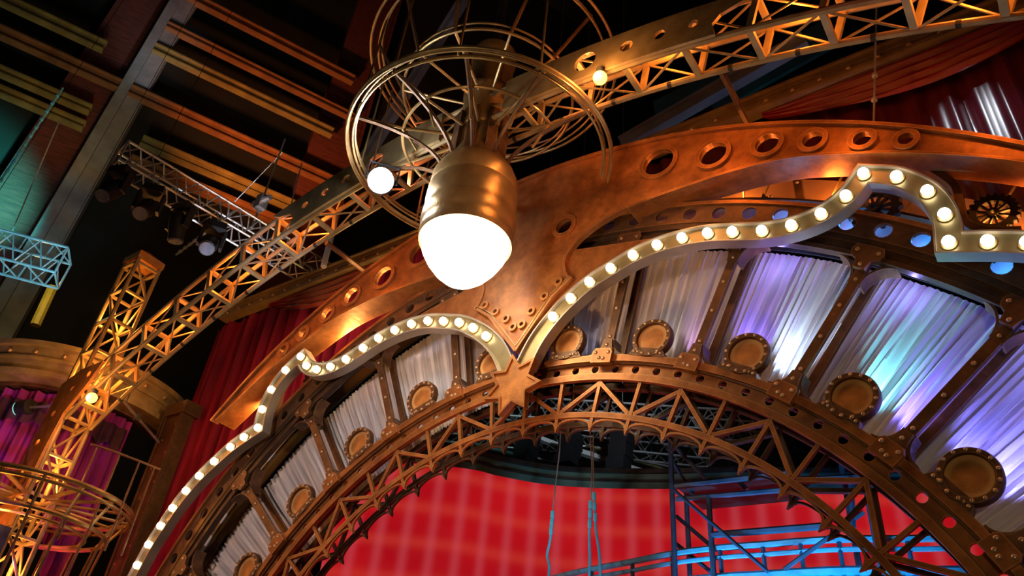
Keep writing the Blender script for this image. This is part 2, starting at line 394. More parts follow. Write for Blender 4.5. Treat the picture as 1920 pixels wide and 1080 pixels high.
for s_ in (-1, 1):
    br_mes.append(MB().strip([(s_*(.011+.05*(1-math.cos(t))), 1.290+.056*math.sin(t)) for t in [PI/2*i/8 for i in range(9)]], -.0022, .0022, -.006, .03).mesh('curved_bracket', 'bronze_dark', AC))
    br_mes.append(MB().strip([(s_*(.011+.035*(1-math.cos(t))), 1.075-.043*math.sin(t)) for t in [PI/2*i/8 for i in range(9)]], -.0022, .0022, -.006, .03).mesh('curved_bracket', 'bronze_dark', AC))
for k in range(-6, 7):
    a = k*DL
    st = inst('strut', strut_me, arch, AC, a); inst('rear_strut', rear_me, arch, AC, a)
    for rr in (1.082, 1.16, 1.235, 1.30): inst('bolt', bolt_me, st, PA(rr, a, -.006))
    gp = inst('gusset_plate', gus_me, arch, AC, a)
    for x, y in ((-.017, 1.030), (.017, 1.030), (-.005, 1.016), (.006, 1.014)):
        al = a+x/y; inst('bolt', bolt_me, gp, PA(y, al, -.024))
    fo = inst('strut_foot', ft_me, arch, AC, a); inst('bolt', bolt_me, fo, PA(1.056, a, -.012))
    tp = inst('top_gusset', tg_me, arch, AC, a)
    for bm_ in br_mes: inst('curved_bracket', bm_, arch, AC, a)
    for x, y in ((-.022, 1.358), (.022, 1.358), (0, 1.327)): inst('bolt', bolt_me, tp, PA(y, a+x/y, -.022))
# portholes
RP = 1.0741; PC = A(0, RP, -.004)
rim_me = MB().lathe([(.0365*S, .006*S), (.0365*S, -.010*S), (.038*S, -.012*S), (.0465*S, -.012*S), (.0485*S, -.008*S), (.0485*S, .006*S), (.0365*S, .006*S)], ZERO, 36, 'y').mesh('porthole', 'bronze_dark', ZERO, True)
bp_me = MB().lathe([(.037*S, -.003*S), (.02*S, -.0035*S), (0, -.004*S)], ZERO, 28, 'y').mesh('back_plate', 'rust_plate', ZERO, True)
ped = [(-.046, 1.028), (.046, 1.028), (.040, 1.040), (.030, 1.048), (-.030, 1.048), (-.040, 1.040)]
ped_me = MB().plate(ped, [], -.014, .008).mesh('pedestal', 'bronze_dark', AC)
pb_me = dome(.0038*S).mesh('bolt', 'bolt_metal', ZERO, True)
for k in range(-6, 6):
    a = (k+.5)*DL; c = PA(RP, a, -.004)
    po = inst('porthole', rim_me, arch, c, a)
    inst('back_plate', bp_me, po, c, a); inst('pedestal', ped_me, po, AC, a)
    for j in range(14):
        t = 2*PI*j/14+.1; inst('bolt', pb_me, po, c+Vector((.0425*S*math.cos(t), -.012*S, .0425*S*math.sin(t))))
    for x in (-.034, -.024, .024, .034): inst('bolt', pb_me, po, PA(1.037, a+x/1.037, -.014))

# ------------------------------------------------------------------ ring beam with holes above the struts
ring = thing('ring_beam', 'dark bronze ring beam with round holes above the pleated panels', 'beam', AB)
band('lower_flange', 1.346, 1.356, -.014, .006, 'ring_dark', ring)
band('moulding', 1.356, 1.376, -.006, .004, 'ring_dark', ring); band('moulding', 1.376, 1.392, -.012, .004, 'ring_dark', ring)
hl = [circ(*pol(1.4165, k*DL/4), .0175, 14) for k in range(-27, 28)]
MB().plate(arc(1.442, -AMAX, AMAX, 112)+arc(1.391, AMAX, -AMAX, 112), hl, -.014, -.006).build('web_plate', 'bronze_dark', ring)
band('gap_shade_band', 1.374, 1.426, .068, .072, 'black', ring); band('blue_catch_board', 1.425, 1.490, .064, .068, 'catch_board_white', ring); band('light_stop_ledge', 1.488, 1.494, .030, .068, 'ring_dark', ring)  # added: black band as gap shade, board catching blue light, ledge blocking warm light
band('top_flange', 1.441, 1.450, -.020, -.002, 'bronze', ring)
for s_ in (-1, 1):
    p = PA(1.396, s_*AMAX, .02); MB().box((p.x, p.y, p.z/2), (.10*S, .06*S, p.z)).build('ring_leg', 'bronze_dark', ring)

# ------------------------------------------------------------------ pleated sheer panels between the struts
names = {-5: 'lowest visible on the left beyond the dark gap', -4: 'second from the lower left end', -3: 'third from the lower left, beside a dark gap', -2: 'left of the star, under the S curve of bulbs', -1: 'immediately left of the star under the bulb arc',
         0: 'immediately right of the star', 1: 'second to the right of the star', 2: 'third right of the star, with a white blue glow', 3: 'fourth right of the star, with cyan glow', 4: 'at the right edge, blue violet'}
for k in range(-6, 6):
    rnd = random.Random(100+k); ph = [rnd.uniform(0, 6.28) for _ in range(6)]; fr = [rnd.randint(17, 21), rnd.randint(27, 33), rnd.randint(6, 9)]
    def fold(x, y):
        a = k*DL+DL*x; rr = 1.020+.352*y
        f = .0065*math.sin(2*PI*fr[0]*x+ph[0]+1.0*math.sin(3*y+ph[4]))+.0034*math.sin(2*PI*fr[1]*x+ph[1]+.8*y)+.003*math.sin(2*PI*fr[2]*x+ph[2])
        f *= (.30+.90*math.sin(PI*y)**.6)
        return PA(rr, a, .082+f)
    o = MB().grid(fold, 150, 10).build('pleated_panel', 'sheer', None, None, True, False)
    tag(o, 'gathered white sheer panel ' + names.get(k, 'at the left foot of the arch' if k < 0 else 'at the right foot of the arch'), 'curtain', 'pleated panels around the arch')

# ------------------------------------------------------------------ fascia arch and shield
fas = thing('fascia_arch', 'broad copper fascia arch with graded round holes and a central pointed shield', 'arch', AB)
edge = [(0, 1.046), (.097, 1.178), (.146, 1.218), (.131, 1.246), (.129, 1.288), (.160, 1.333), (.206, 1.362), (.255, 1.380), (.306, 1.390), (.406, 1.392), (.480, 1.391), (.563, 1.388), (.650, 1.378), (.730, 1.360), (.828, 1.320), (.918, 1.278), (.998, 1.233), (1.07, 1.187), (1.13, 1.143), (1.195, 1.100)]
tip = math.atan2(1.212, 1.098)
outer = edge+[pol(1.634, tip-(2*tip)*i/70) for i in range(71)]+[(-x, y) for x, y in reversed(edge[1:])]
fh = [(.3964, 1.5006, .043), (.5389, 1.4585, .036), (.6675, 1.4267, .029), (.7656, 1.3884, .0235), (.8622, 1.3401, .0195), (.9399, 1.299, .0165), (.122, 1.398, .026)]
vr = [(.115, 1.2175), (.076, 1.185), (.0385, 1.1515), (.0135, 1.119)]
hs = []
for s_ in (-1, 1):
    hs += [circ(s_*u, v, r, 20) for u, v, r in fh]+[circ(s_*u, v, .0075, 10) for u, v in vr]
MB().plate(outer, hs, -.062, -.052).build('face_plate', 'bronze', fas)
band_path = arc(1.634, -tip, tip, 80)
MB().strip(band_path, -.004, .005, -.072, -.042).build('top_flange', 'bronze', fas)
for s_ in (-1, 1):
    e2 = [(s_*u, v) for u, v in catmull(edge[8:], 3)]
    o0, o1 = (-.005, .001) if s_ > 0 else (-.001, .005)
    MB().strip(e2, o0, o1, -.066, .012).build('soffit_flange', 'bronze', fas)
    e1 = [(s_*u, v) for u, v in edge[:3]]+[(s_*u, v) for u, v in catmull(edge[2:9], 4)]
    MB().strip(e1, -.003, .003, -.067, -.05).build('edge_trim', 'bronze', fas)
    inner = [(s_*u, v) for u, v in ((0, 1.060), (.092, 1.185), (.138, 1.221))]
    MB().strip(inner, -.0015, .0015, -.066, -.06).build('edge_trim', 'brass', fas)
    for u, v, r in fh:
        MB().strip(circ(s_*u, v, r+.004, 28), -.006, .005, -.070, -.058, True).build('hole_rim', 'bronze', fas)
    for u, v in vr:
        MB().strip(circ(s_*u, v, .0092, 16), -.003, .003, -.069, -.058, True).build('hole_rim', 'bronze', fas)
    wg = [(s_*u, v) for u, v in ((.02, 1.045), (.13, 1.165), (.21, 1.226), (.29, 1.256), (.362, 1.274), (.31, 1.285), (.20, 1.308), (.13, 1.324), (.125, 1.25), (.085, 1.165))]
    MB().plate(wg, [], -.050, -.042).build('trim_panel', 'bronze', fas)

# ------------------------------------------------------------------ star
sc = A(.006, .951, -.07)
def star_pts(R, r, n=7, c=(.004, .951), rot=-.08):
    return [(c[0]+(R if i % 2 == 0 else r)*math.sin(rot+PI*i/n), c[1]+(R if i % 2 == 0 else r)*math.cos(rot+PI*i/n)) for i in range(2*n)]
star = thing('star_ornament', 'seven-pointed copper star with raised edge at the crown of the arch', 'star', sc)
MB().plate(star_pts(.080, .046), [], -.066, -.050).build('star_plate', 'rust_plate', star)
MB().plate(star_pts(.084, .048), [star_pts(.071, .041)], -.072, -.056).build('raised_edge', 'bronze', star)

# ------------------------------------------------------------------ marquee strips with bulbs
bulbs = [[0.1015, 1.1197], [0.1498, 1.1595], [0.2015, 1.1917], [0.2598, 1.2131], [0.3195, 1.2318], [0.3821, 1.2395], [0.4452, 1.2368], [0.5068, 1.2265], [0.5635, 1.208], [0.6274, 1.1855], [0.6896, 1.1755], [0.7518, 1.1819], [0.8059, 1.2086], [0.8478, 1.2523], [0.9049, 1.2168], [0.9489, 1.1573], [0.9645, 1.0913], [0.9571, 1.027], [1.015, 1.0062], [1.0693, 0.9828], [1.1301, 0.9451], [1.1851, 0.9063], [1.2292, 0.8639], [1.2699, 0.814], [1.3014, 0.7614], [1.3313, 0.7067], [1.3524, 0.6465], [1.369, .585], [1.380, .522], [1.386, .458]]
s1 = catmull([(.022, 1.000), (.056, 1.066)]+bulbs[:14], 5); s2 = catmull(bulbs[13:18], 6)[1:]; s3 = catmull(bulbs[17:]+[[1.388, .40]], 4)[1:]
cor = [bulbs[13], bulbs[17]]
path = [q for q in s1+s2+s3 if all(math.hypot(q[0]-c[0], q[1]-c[1]) > .028 or math.hypot(q[0]-c[0], q[1]-c[1]) < 1e-6 for c in cor)]
bulb_me = MB().lathe([(.004*S, 0), (.0100*S, -.004*S), (.0115*S, -.009*S), (.0092*S, -.0145*S), (.005*S, -.0175*S), (0, -.018*S)], ZERO, 14, 'y').mesh('bulb', 'bulb_white', ZERO, True)
sock_me = MB().lathe([(.014*S, 0), (.014*S, -.003*S), (.007*S, -.004*S)], ZERO, 14, 'y').mesh('socket', 'brass', ZERO, True)
for s_, lab in ((1, 'right-hand ogee strip of white bulbs sweeping from the star to the right edge'), (-1, 'left-hand ogee strip of white bulbs sweeping from the star down to the lower left')):
    ms = thing('marquee_strip', lab, 'light strip', A(s_*.7, 1.17, -.045), 'marquee bulb strips')
    P = [(s_*u, v) for u, v in path]
    MB().strip(P, -.021, .021, -.052, -.046).build('tray', 'strip_metal', ms)
    for o in (-.0225, .0225): MB().strip(P, o-.0018, o+.0018, -.061, -.030).build('side_wall', 'strip_side', ms)
    for u, v in bulbs:
        b = inst('bulb', bulb_me, ms, A(s_*u, v, -.054)); inst('socket', sock_me, b, A(s_*u, v, -.052))

# ------------------------------------------------------------------ gears and rods in the ornament
def gear(u, v, r, d, lab, teeth=22):
    g = thing('ornamental_gear', lab, 'gear', A(u, v, d), 'ornamental gears')
    P = []
    for i in range(teeth):
        for f, rr in ((0, r*.88), (.2, r), (.5, r), (.7, r*.88)):
            a = 2*PI*(i+f)/teeth; P.append((u+rr*math.cos(a), v+rr*math.sin(a)))
    MB().plate(P, [circ(u, v, r*.62, 24)], d-.008, d+.004).build('toothed_rim', 'gear_metal', g)
    MB().plate(circ(u, v, r*.22, 14), [circ(u, v, r*.10, 10)], d-.010, d+.006).build('hub', 'gear_metal', g)
    for i in range(12):
        a = 2*PI*i/12; MB().bar(A(u+r*.18*math.cos(a), v+r*.18*math.sin(a), d-.002), A(u+r*.66*math.cos(a), v+r*.66*math.sin(a), d-.002), r*.09*S, .006*S).build('spoke', 'gear_metal', g)
for s_, side in ((1, 'right'), (-1, 'left')):
    u, v = puv(1863, 402, .02); gear(s_*u, v, .045, .02, 'dark spoked gear beyond the corner of the %s bulb strip' % side)
    u, v = puv(1640, 392, .02); gear(s_*u, v, .055, .02, 'large dark toothed gear inside the hook of the %s bulb strip' % side, 16)
    P = [(s_*x, y) for x, y in (puv(1745, 318, .0), puv(1790, 350, 0), puv(1800, 385, 0), puv(1812, 420, 0), puv(1850, 436, 0), puv(1915, 436, 0))]
    t = MB().strip(catmull(P, 5), -.008, .008, -.01, .02).build('scroll_bracket', 'bronze_dark'); tag(t, 'dark curved scroll bracket beside the %s bulb strip corner' % side, 'bracket')
for a, b, where in (((1337, 388), (1372, 353), 'bright and slanted, left of the rod clamp'), ((1428, 378), (1444, 340), 'rising from the rod clamp'), ((1312, 385), (1320, 362), 'short, leftmost of the row'), ((1396, 382), (1394, 352), 'thin and upright, between clamp and slanted rod'), ((1565, 360), (1583, 322), 'left of the cusp of bulbs'), ((1784, 336), (1780, 322), 'short, right of the cusp of bulbs'), ((1885, 376), (1908, 342), 'slanted above the spoked gear'), ((1790, 385), (1794, 372), 'short, beside the corner of the bulb strip'), ((1700, 398), (1708, 378), 'inside the hook of the bulb strip')):
    p, q = onp(*a, .06), onp(*b, .06); m = (p+q)/2; d = (q-p)*.9
    o = MB().tube([m-d, m+d], .018, 6).build('tie_rod', 'brass'); tag(o, 'thin brass tie rod under the fascia arch, '+where, 'rod', 'tie rods in the ornament')
for k in range(2):
    p = onp((1500, 1620)[k], (365, 380)[k], .07)
    t = thing('backing_bracket', ('upright dark bracket on the backing left of the hook of bulbs', 'dark bracket hidden behind the cusp of the right bulb strip')[k], 'bracket', p)
    MB().box(p, (.12, .08, .75)).build('bracket_body', 'bronze_dark', t)
    for z in (-.25, .2): inst('bolt', bolt_me, t, p+Vector((0, -.05, z)))
pl = onp(1434, 378, .05); t = thing('rod_clamp', 'dark cast rod clamp with two bolts above the ring beam', 'clamp', pl)
MB().plate([(-.05, -.012), (.05, -.012), (.028, .006), (.01, .02), (0, .045), (-.01, .02), (-.028, .006)], [], -.01, .01, lambda u, v, d: pl+Vector((u, d, v))*S*.55).build('clamp_body', 'gear_metal', t)
for x in (-.1, .1): inst('bolt', bolt_me, t, pl+Vector((x, -.05, .01)))

# ------------------------------------------------------------------ header beam, house curtains, swags
HV, HD = 1.790, .12
hb = thing('header_beam', 'long straight bronze header beam studded with round bolts above the arch', 'beam', A(0, HV, HD))
def hbox(u0, u1, v0, v1, d0, d1, m, n): return MB().hexa([A(u0, v0, d0), A(u1, v0, d0), A(u1, v0, d1), A(u0, v0, d1), A(u0, v1, d0), A(u1, v1, d0), A(u1, v1, d1), A(u0, v1, d1)]).build(n, m, hb)
hbox(-1.72, 1.75, HV-.022, HV+.020, HD, HD+.02, 'header_paint', 'web'); hbox(-1.72, 1.75, HV-.033, HV-.022, HD-.012, HD+.03, 'header_paint', 'bottom_flange')
hbox(-1.72, 1.75, HV+.020, HV+.028, HD-.012, HD+.03, 'header_paint', 'top_flange'); hbox(-1.72, 1.75, HV+.004, HV+.009, HD-.004, HD, 'header_paint', 'bead')
stud = dome(.0075*S, .9).mesh('stud', 'bolt_metal', ZERO, True)
for i in range(48): inst('stud', stud, hb, A(-1.68+i*.0725, HV-.009, HD-.001))
def house(s_, ua, ub, m, lab, seed, amp=.012):
    rnd = random.Random(seed); ph = [rnd.uniform(0, 6) for _ in range(4)]
    def f(x, y):
        u = ua+(ub-ua)*x; vb = math.sqrt(max(0, 1.52**2-u*u)) if abs(u) < 1.5 else 0
        if abs(u) >= 1.35: vb = min(vb, .70*(1.55-abs(u))/.2) if abs(u) < 1.55 else 0
        vb = max(vb, -.15) if abs(u) < 1.55 else -.17
        v = vb+(HV-.03-vb)*y
        dd = amp*math.sin(u*95+ph[0]+.6*y)+amp*.6*math.sin(u*160+ph[1])+amp*.8*math.sin(u*41+ph[2]+y)
        return A(u, v, .165+dd)
    o = MB().grid(f, 220, 8).build('house_curtain', m, None, None, True, False); tag(o, lab, 'curtain', 'house curtains beside the arch'); return o
house(-1, -1.80, -.15, 'maroon', 'crimson house curtain hanging left of the arch from the header beam', 1)
house(1, .15, 1.62, 'maroon_satin', 'dark maroon satin curtain behind the right fascia arch', 2, .006)
for s_, side in ((1, 'right'), (-1, 'left')):
    ua, ub = (.62, 1.42)
    def f(x, y):
        u = ua+(ub-ua)*x; drop = .015+.115*math.sin(PI*min(1, x*1.02))**.8
        v = HV-.033-drop*y; dd = -.012*math.sin(PI*x)*(.5+y)+.006*math.sin(22*y*(1+.3*x)+2*x)
        return A(s_*u, v, .135+dd)
    o = MB().grid(f, 60, 24).build('swag', 'swag_red', None, None, True, False)
    tag(o, 'red swagged valance draped under the %s part of the header beam' % side, 'swag', 'red swags under the header')
light('SPOT', (-16.8, 3.6, .8), (1, .04, .20), 2200, A(-1.52, .95, .16), 36, .9, .2)
light('SPOT', A(1.0, 1.05, -.9), (1, .12, .12), 80, A(1.0, 1.72, .13), 34, .9, .2)
gl = onp(1840, 226, .155); light('SPOT', gl+Vector((gl.x, -gl.y, gl.z-CZ))*.30, (.8, .9, 1), 420, gl, 16, .3, .22)
# hanging cable
p, q = onp(1638, 241, -.03), onp(1645, -60, -.03); t = thing('hanging_cable', 'thin steel cable holding up the right fascia arch', 'cable', p)
MB().tube([p, q], .016, 6).build('wire', 'steel', t)
for f in (.16, .30): MB().tube([p.lerp(q, f-.006), p.lerp(q, f+.006)], .04, 8).build('clip', 'steel', t)
for (a, b, lab) in (((612, 455), (688, 512), 'dark brace rod running from the truss to the header on the left'), ((1350, 130), (1408, 242), 'dark brace rod running from the amber truss down behind the right fascia arch')):
    p, q = onp(*a, -.2), onp(*b, .0); tag(MB().tube([p, q], .05, 6).build('brace_rod', 'bronze_dark'), lab, 'rod')

# ------------------------------------------------------------------ front truss arch
VC, RR, HB = -1.12, 2.70, .096; DF, DR = -.345, -.255; FA = math.radians(3.145)
def TP(rr, a, d): return A(rr*math.sin(a), VC+rr*math.cos(a), d)
tr = thing('truss_arch', 'shallow box truss arch with amber-lit lattice spanning in front of the stage', 'truss', A(0, VC+RR, -.3))
AEND = math.radians(36.2)
for rr in (RR, RR+HB):
    for d in (DF, DR):
        MB().tube([TP(rr, -AEND+2*AEND*i/60, d) for i in range(61)], .0075*S, 8).build('chord', 'truss_paint', tr, None, True)
for k in range(-11, 12):
    a = k*FA
    c = [TP(RR, a, DF), TP(RR, a, DR), TP(RR+HB, a, DR), TP(RR+HB, a, DF)]
    for i in range(4): MB().bar(c[i], c[(i+1) % 4], .009*S, .014*S, (math.cos(a), 0, -math.sin(a)) if True else None).build('frame_bar', 'truss_paint', tr)
    if k < 11:
        b = a+FA; e = [TP(RR, b, DF), TP(RR, b, DR), TP(RR+HB, b, DR), TP(RR+HB, b, DF)]
        z = 1 if (k % 2 == 0) else 0
        for i in range(4):
            p, q = (c[i], e[(i+1) % 4]) if z else (c[(i+1) % 4], e[i])
            MB().tube([p, q], .0030*S, 6).build('diagonal', 'truss_paint', tr)
for k in range(-22, 23):                             # dark tape bands on the lower chord
    if k % 2: inst('tape_band', (MB().tube([Vector((-.03, 0, 0)), Vector((.03, 0, 0))], .0082*S, 8)).mesh('tape_band', 'black', ZERO), tr, TP(RR, k*FA/2, DR), k*FA/2)
for s_ in (-1, 1):                                   # haunch plates beside the lamp
    a0, a1 = math.radians(2.2), math.radians(15.9)
    lo = [(rr*math.sin(s_*a), VC+rr*math.cos(a)) for rr, a in [(RR-.006, a0+(a1-a0)*i/16*.88) for i in range(17)]]
    no = [(rr*math.sin(s_*a), VC+rr*math.cos(a)) for rr, a in ((RR+.03, math.radians(14.0)), (RR+.055, math.radians(14.3)), (RR+.078, math.radians(15.3)))]
    hi = [(rr*math.sin(s_*a), VC+rr*math.cos(a)) for rr, a in [(RR+HB+.008, a1-(a1-a0)*i/16) for i in range(17)]]
    hs = [circ((RR+.05)*math.sin(s_*math.radians(a)), VC+(RR+.05)*math.cos(math.radians(a)), r, 16) for a, r in ((7.2, .030), (9.55, .0165), (11.3, .0145), (13.0, .0125))]
    MB().plate(lo+no+hi, hs, -.361, -.353).build('haunch_plate', 'truss_paint', tr)

# columns
def column(s_, lab):
    u0, u1 = -1.70*s_, -1.607*s_
    base = A((u0+u1)/2, 0, -.3); base.z = 0
    c = thing('lattice_column', lab, 'column', base, 'lattice columns carrying the truss arch')
    zt = A(0, 1.735, 0).z; cs = [(u0, DF), (u1, DF), (u1, DR), (u0, DR)]
    def P(i, z): q = A(cs[i % 4][0], 0, cs[i % 4][1]); q.z = z; return q
    for i in range(4): MB().tube([P(i, .05), P(i, zt)], .0078*S, 8).build('upright', 'truss_paint', c, None, True)
    step = .15*S*.86; n = int((zt-.2)/step)
    for j in range(n+1):
        z = zt-.12-j*step
        for i in range(4):
            MB().bar(P(i, z), P(i+1, z), .011*S, .008*S, (0, 0, 1)).build('rung', 'truss_paint', c)
            if z-step > 0:
                a, b = (P(i, z), P(i+1, z-step)) if (j+i) % 2 else (P(i+1, z), P(i, z-step))
                MB().tube([a, b], .0042*S, 6).build('diagonal', 'truss_paint', c)
    # cap: low hipped box
    e = .012*S; q = [P(i, zt) for i in range(4)]; m = sum(q, Vector())/4
    lo = [v+(v-m).normalized()*e for v in q]; hi = [v+Vector((0, 0, .16)) for v in lo]; ap = m+Vector((0, 0, .42))
    MB().hexa(lo+hi).build('cap_band', 'rust_plate', c)
    MB().add(hi+[ap], [(0, 1, 4), (1, 2, 4), (2, 3, 4), (3, 0, 4), (0, 1, 2, 3)]).build('cap', 'rust_plate', c)
    MB().box((base.x, base.y, .03), (1.0, 1.0, .06)).build('base_plate', 'dark_steel', c)
    # elbow plate
    el = [(-1.725, .80), (-1.715, 1.02), (-1.70, 1.20), (-1.60, 1.235), (-1.47, 1.235), (-1.515, 1.15), (-1.585, 1.07), (-1.60, .95), (-1.605, .80)]
    hs = [circ(*h, .011, 10) for h in ((-1.675, .88), (-1.67, .98), (-1.655, 1.08), (-1.60, 1.16), (-1.53, 1.20))]
    MB().plate([(x*s_, y) for x, y in el], [[(x*s_, y) for x, y in h] for h in hs], -.362, -.353).build('elbow_plate', 'rust_plate', c)
    MB().plate([(x*s_, y) for x, y in [(-1.715, .70), (-1.595, .70), (-1.595, .775), (-1.715, .775)]], [], -.362, -.353).build('splice_plate', 'rust_plate', c)
    return c
column(1, 'amber-lit lattice column at the left with a hipped cap, joined to the truss arch')
column(-1, 'lattice column carrying the right end of the truss arch')
def globe(P, lab, power, m='globe_amber', r=.10, col=ORANGE):
    g = thing('globe_lamp', lab, 'lamp', P, 'small bright lamps on the truss')
    MB().lathe([(0, -r)]+[(r*math.sin(PI*i/10), -r*math.cos(PI*i/10)) for i in range(1, 10)]+[(0, r)], P, 18).build('globe', m, g, None, True)
    MB().lathe([(r*.55, r*.8), (r*.6, r*1.0), (r*.6, r*1.7), (r*.3, r*1.9), (0, r*1.9)], P, 14).build('lamp_holder', 'dark_steel', g, None, True)
    light('POINT', P+Vector((0, -r*1.8, -r*.6)), col, power, radius=.08)
    return g
globe(onp(1125, 146, -.365), 'glowing amber globe lamp on the truss right of the hooped lamp', 60)
globe(onp(172, 746, -.372), 'glowing amber globe lamp at the column elbow on the left', 60)
for k in (-10.5, -8.5, -6.5, -4.5, 3.5, 5.5, 7.5, 9.5):
    light('POINT', TP(RR+.06, k*FA, -.30), (1, .27, .035), 44, radius=.05)
for v in (1.50, 1.25, .9, .6, .3):
    light('POINT', A(-1.652, v, -.30), (1, .40, .07), 55, radius=.05)
sw = onp(714, 337, -.42); g = thing('work_spotlight', 'dazzling white spotlight under the truss left of the hooped lamp', 'spotlight', sw)
sd_ = (Vector((2, -2, CZ))-sw).normalized()
MB().lathe([(0, -.19)]+[(.19*math.sin(PI*i/12), -.19*math.cos(PI*i/12)) for i in range(1, 12)]+[(0, .19)], sw, 20).build('lens', 'spot_white', g, None, True)  # lens rounded out to a glowing ball that includes its glare
MB().tube([sw-sd_*.10, sw-sd_*.42], .21, 20).build('housing', 'dark_steel', g)
sx_ = sd_.cross(Vector((0, 0, 1))).normalized()*.25
MB().tube([sw-sd_*.2-sx_, sw-sd_*.2-sx_+Vector((0, 0, .36)), sw-sd_*.2+sx_+Vector((0, 0, .36)), sw-sd_*.2+sx_], .02, 6).build('yoke', 'dark_steel', g)
light('POINT', sw+Vector((.3, -.5, -.2)), (.85, .93, 1), 45, radius=.08)

# ------------------------------------------------------------------ pendant lamp with hoops
LD = -.305; LC = A(.0, 1.215, LD)
lp = thing('pendant_lamp', 'huge brass pendant lamp with glowing dome and concentric hoop crown', 'lamp', LC)
R1 = .1085*S
MB().lathe([(R1*.965, 0), (R1*.97, -.012*S), (R1*.92, -.032*S), (R1*.78, -.060*S), (R1*.60, -.086*S), (R1*.40, -.106*S), (R1*.18, -.117*S), (0, -.119*S)], LC, 48).build('glass_dome', 'lamp_glass', lp, None, True)
body = [(.97, -.002), (1.03, -.006), (1.055, .006), (1.055, .018), (1.035, .026), (1.06, .034), (1.075, .055), (1.06, .075), (1.03, .082), (1.045, .090), (1.055, .115), (1.04, .150), (1.0, .156), (1.02, .163), (1.01, .195), (.97, .205), (.90, .225), (.80, .235), (.70, .26), (.62, .29)]
MB().lathe([(r*R1, h*S) for r, h in body], LC, 56).build('collar', 'brass', lp, None, True)
neck = [(.62, .28), (.60, .36), (.64, .365), (.64, .38), (.60, .385), (.60, .50), (.63, .505), (.63, .53), (.56, .54), (.56, .66), (.60, .67), (.60, .70), (.0, .70)]
MB().lathe([(r*R1, h*S) for r, h in neck], LC, 40).build('neck', 'brass', lp, None, True)
MB().tube([LC+Vector((0, 0, .69*S)), LC+Vector((0, 0, 1.6*S))], .09, 8).build('stem', 'dark_steel', lp)
def hoop(v, r, a0, a1, t, m='brass', name='hoop'):
    c = A(0, v, LD); n = 72
    full = abs(a1-a0) >= 359
    P = [c+Vector((r*S*math.cos(math.radians(a0+(a1-a0)*i/n)), r*S*math.sin(math.radians(a0+(a1-a0)*i/n)), 0)) for i in range(n if full else n+1)]
    return MB().tube(P, t, 7, full).build(name, m, lp, None, True)
# lower crown, open on the side of the arch
hoop(1.500, .343, 42, -275, .034); hoop(1.488, .343, 42, -275, .016)
for v, r in ((1.515, .326), (1.50, .322), (1.488, .326)): hoop(v, r, 40, -262, .018)
hoop(1.535, .205, 5, -190, .026)
# upper crown
hoop(1.86, .352, 0, 360, .026); hoop(1.85, .328, 0, 360, .02); hoop(1.875, .322, 0, 360, .02)
hoop(1.72, .235, 0, 360, .026); hoop(1.745, .235, 0, 360, .018)
lc2 = lambda v, r, a: A(0, v, LD)+Vector((r*S*math.cos(math.radians(a)), r*S*math.sin(math.radians(a)), 0))
for a in (-155, -118, -92, -62, -28, 160, 195):
    MB().tube([lc2(1.495, .325, a), lc2(1.87, .325, a)], .018, 6).build('tie_bar', 'brass', lp)
for a in (-170, -140, -105, -75, -40, -8):
    MB().tube([lc2(1.72, .235, a), lc2(1.86, .33, a+6)], .03, 6).build('crown_strut', 'bronze_dark', lp)
    MB().tube([lc2(1.70, .06, a), lc2(1.72, .235, a)], .025, 6).build('crown_spoke', 'brass', lp)
for a in (-200, -165, -130, -95, -60, -25, 5, 110):           # curved arms rising from the collar
    P = [lc2(1.42+.11*math.sin(t), .085+.24*(1-math.cos(t)), a) for t in [PI/2*i/8 for i in range(9)]]
    b = MB()
    b.tube(P, .034, 6).build('curved_arm', 'bronze_dark', lp, None, True)
    MB().tube([lc2(1.56, .075, a), lc2(1.535, .205, a), lc2(1.53, .322, a)], .026, 6).build('radial_arm', 'brass', lp)
    MB().tube([lc2(1.535, .205, a), lc2(1.47, .16, a)], .022, 6).build('arm_brace', 'brass', lp)
for a in (-185, -150, -110, -70, -30, 0):                     # fins on the neck
    p, q = lc2(1.44, .072, a), lc2(1.62, .072, a); MB().bar(p, q, .16, .07, (math.cos(math.radians(a)), math.sin(math.radians(a)), 0)).build('neck_fin', 'bronze_dark', lp)
light('SPOT', (-6, 2.5, 1.0), (1, .85, .45), 230, A(0, 1.6, LD), 42, .8, .15)
light('POINT', A(.30, 1.6, -.32), (1, .35, .1), 30, radius=.05)
light('POINT', A(-.33, 1.62, -.28), (1, .25, .12), 25, radius=.05)

# ------------------------------------------------------------------ loge on the left
LG = Vector((-19.4, 7.86, 0)); 
co = thing('balcony_cornice', 'curved olive brass cornice with round studs over the purple loge', 'cornice', Vector((LG.x, LG.y, 9.2)))
def ringband(r0, r1, z0, z1, m, n, parent, a0=-150, a1=40):
    vs = []; fs = []; N_ = 48
    for i in range(N_+1):
        a = math.radians(a0+(a1-a0)*i/N_); c, s_ = math.cos(a), math.sin(a)
        for r, z in ((r0, z0), (r1, z0), (r1, z1), (r0, z1)): vs.append(Vector((LG.x+r*c, LG.y+r*s_, z)))
    for i in range(N_):
        for k in range(4): fs.append((i*4+k, i*4+(k+1) % 4, (i+1)*4+(k+1) % 4, (i+1)*4+k))
    fs += [(0, 1, 2, 3), (N_*4, N_*4+1, N_*4+2, N_*4+3)]
    return MB().add(vs, fs).build(n, m, parent)
ringband(2.3, 2.72, 9.62, 9.74, 'truss_paint', 'top_rim', co); ringband(2.5, 2.62, 9.0, 9.62, 'truss_paint', 'cornice_band', co)
ringband(2.3, 2.68, 9.30, 9.36, 'truss_paint', 'bead', co); ringband(2.2, 2.72, 8.9, 9.02, 'truss_paint', 'bottom_rim', co); ringband(2.0, 2.25, 8.82, 8.90, 'bronze_dark', 'soffit', co)
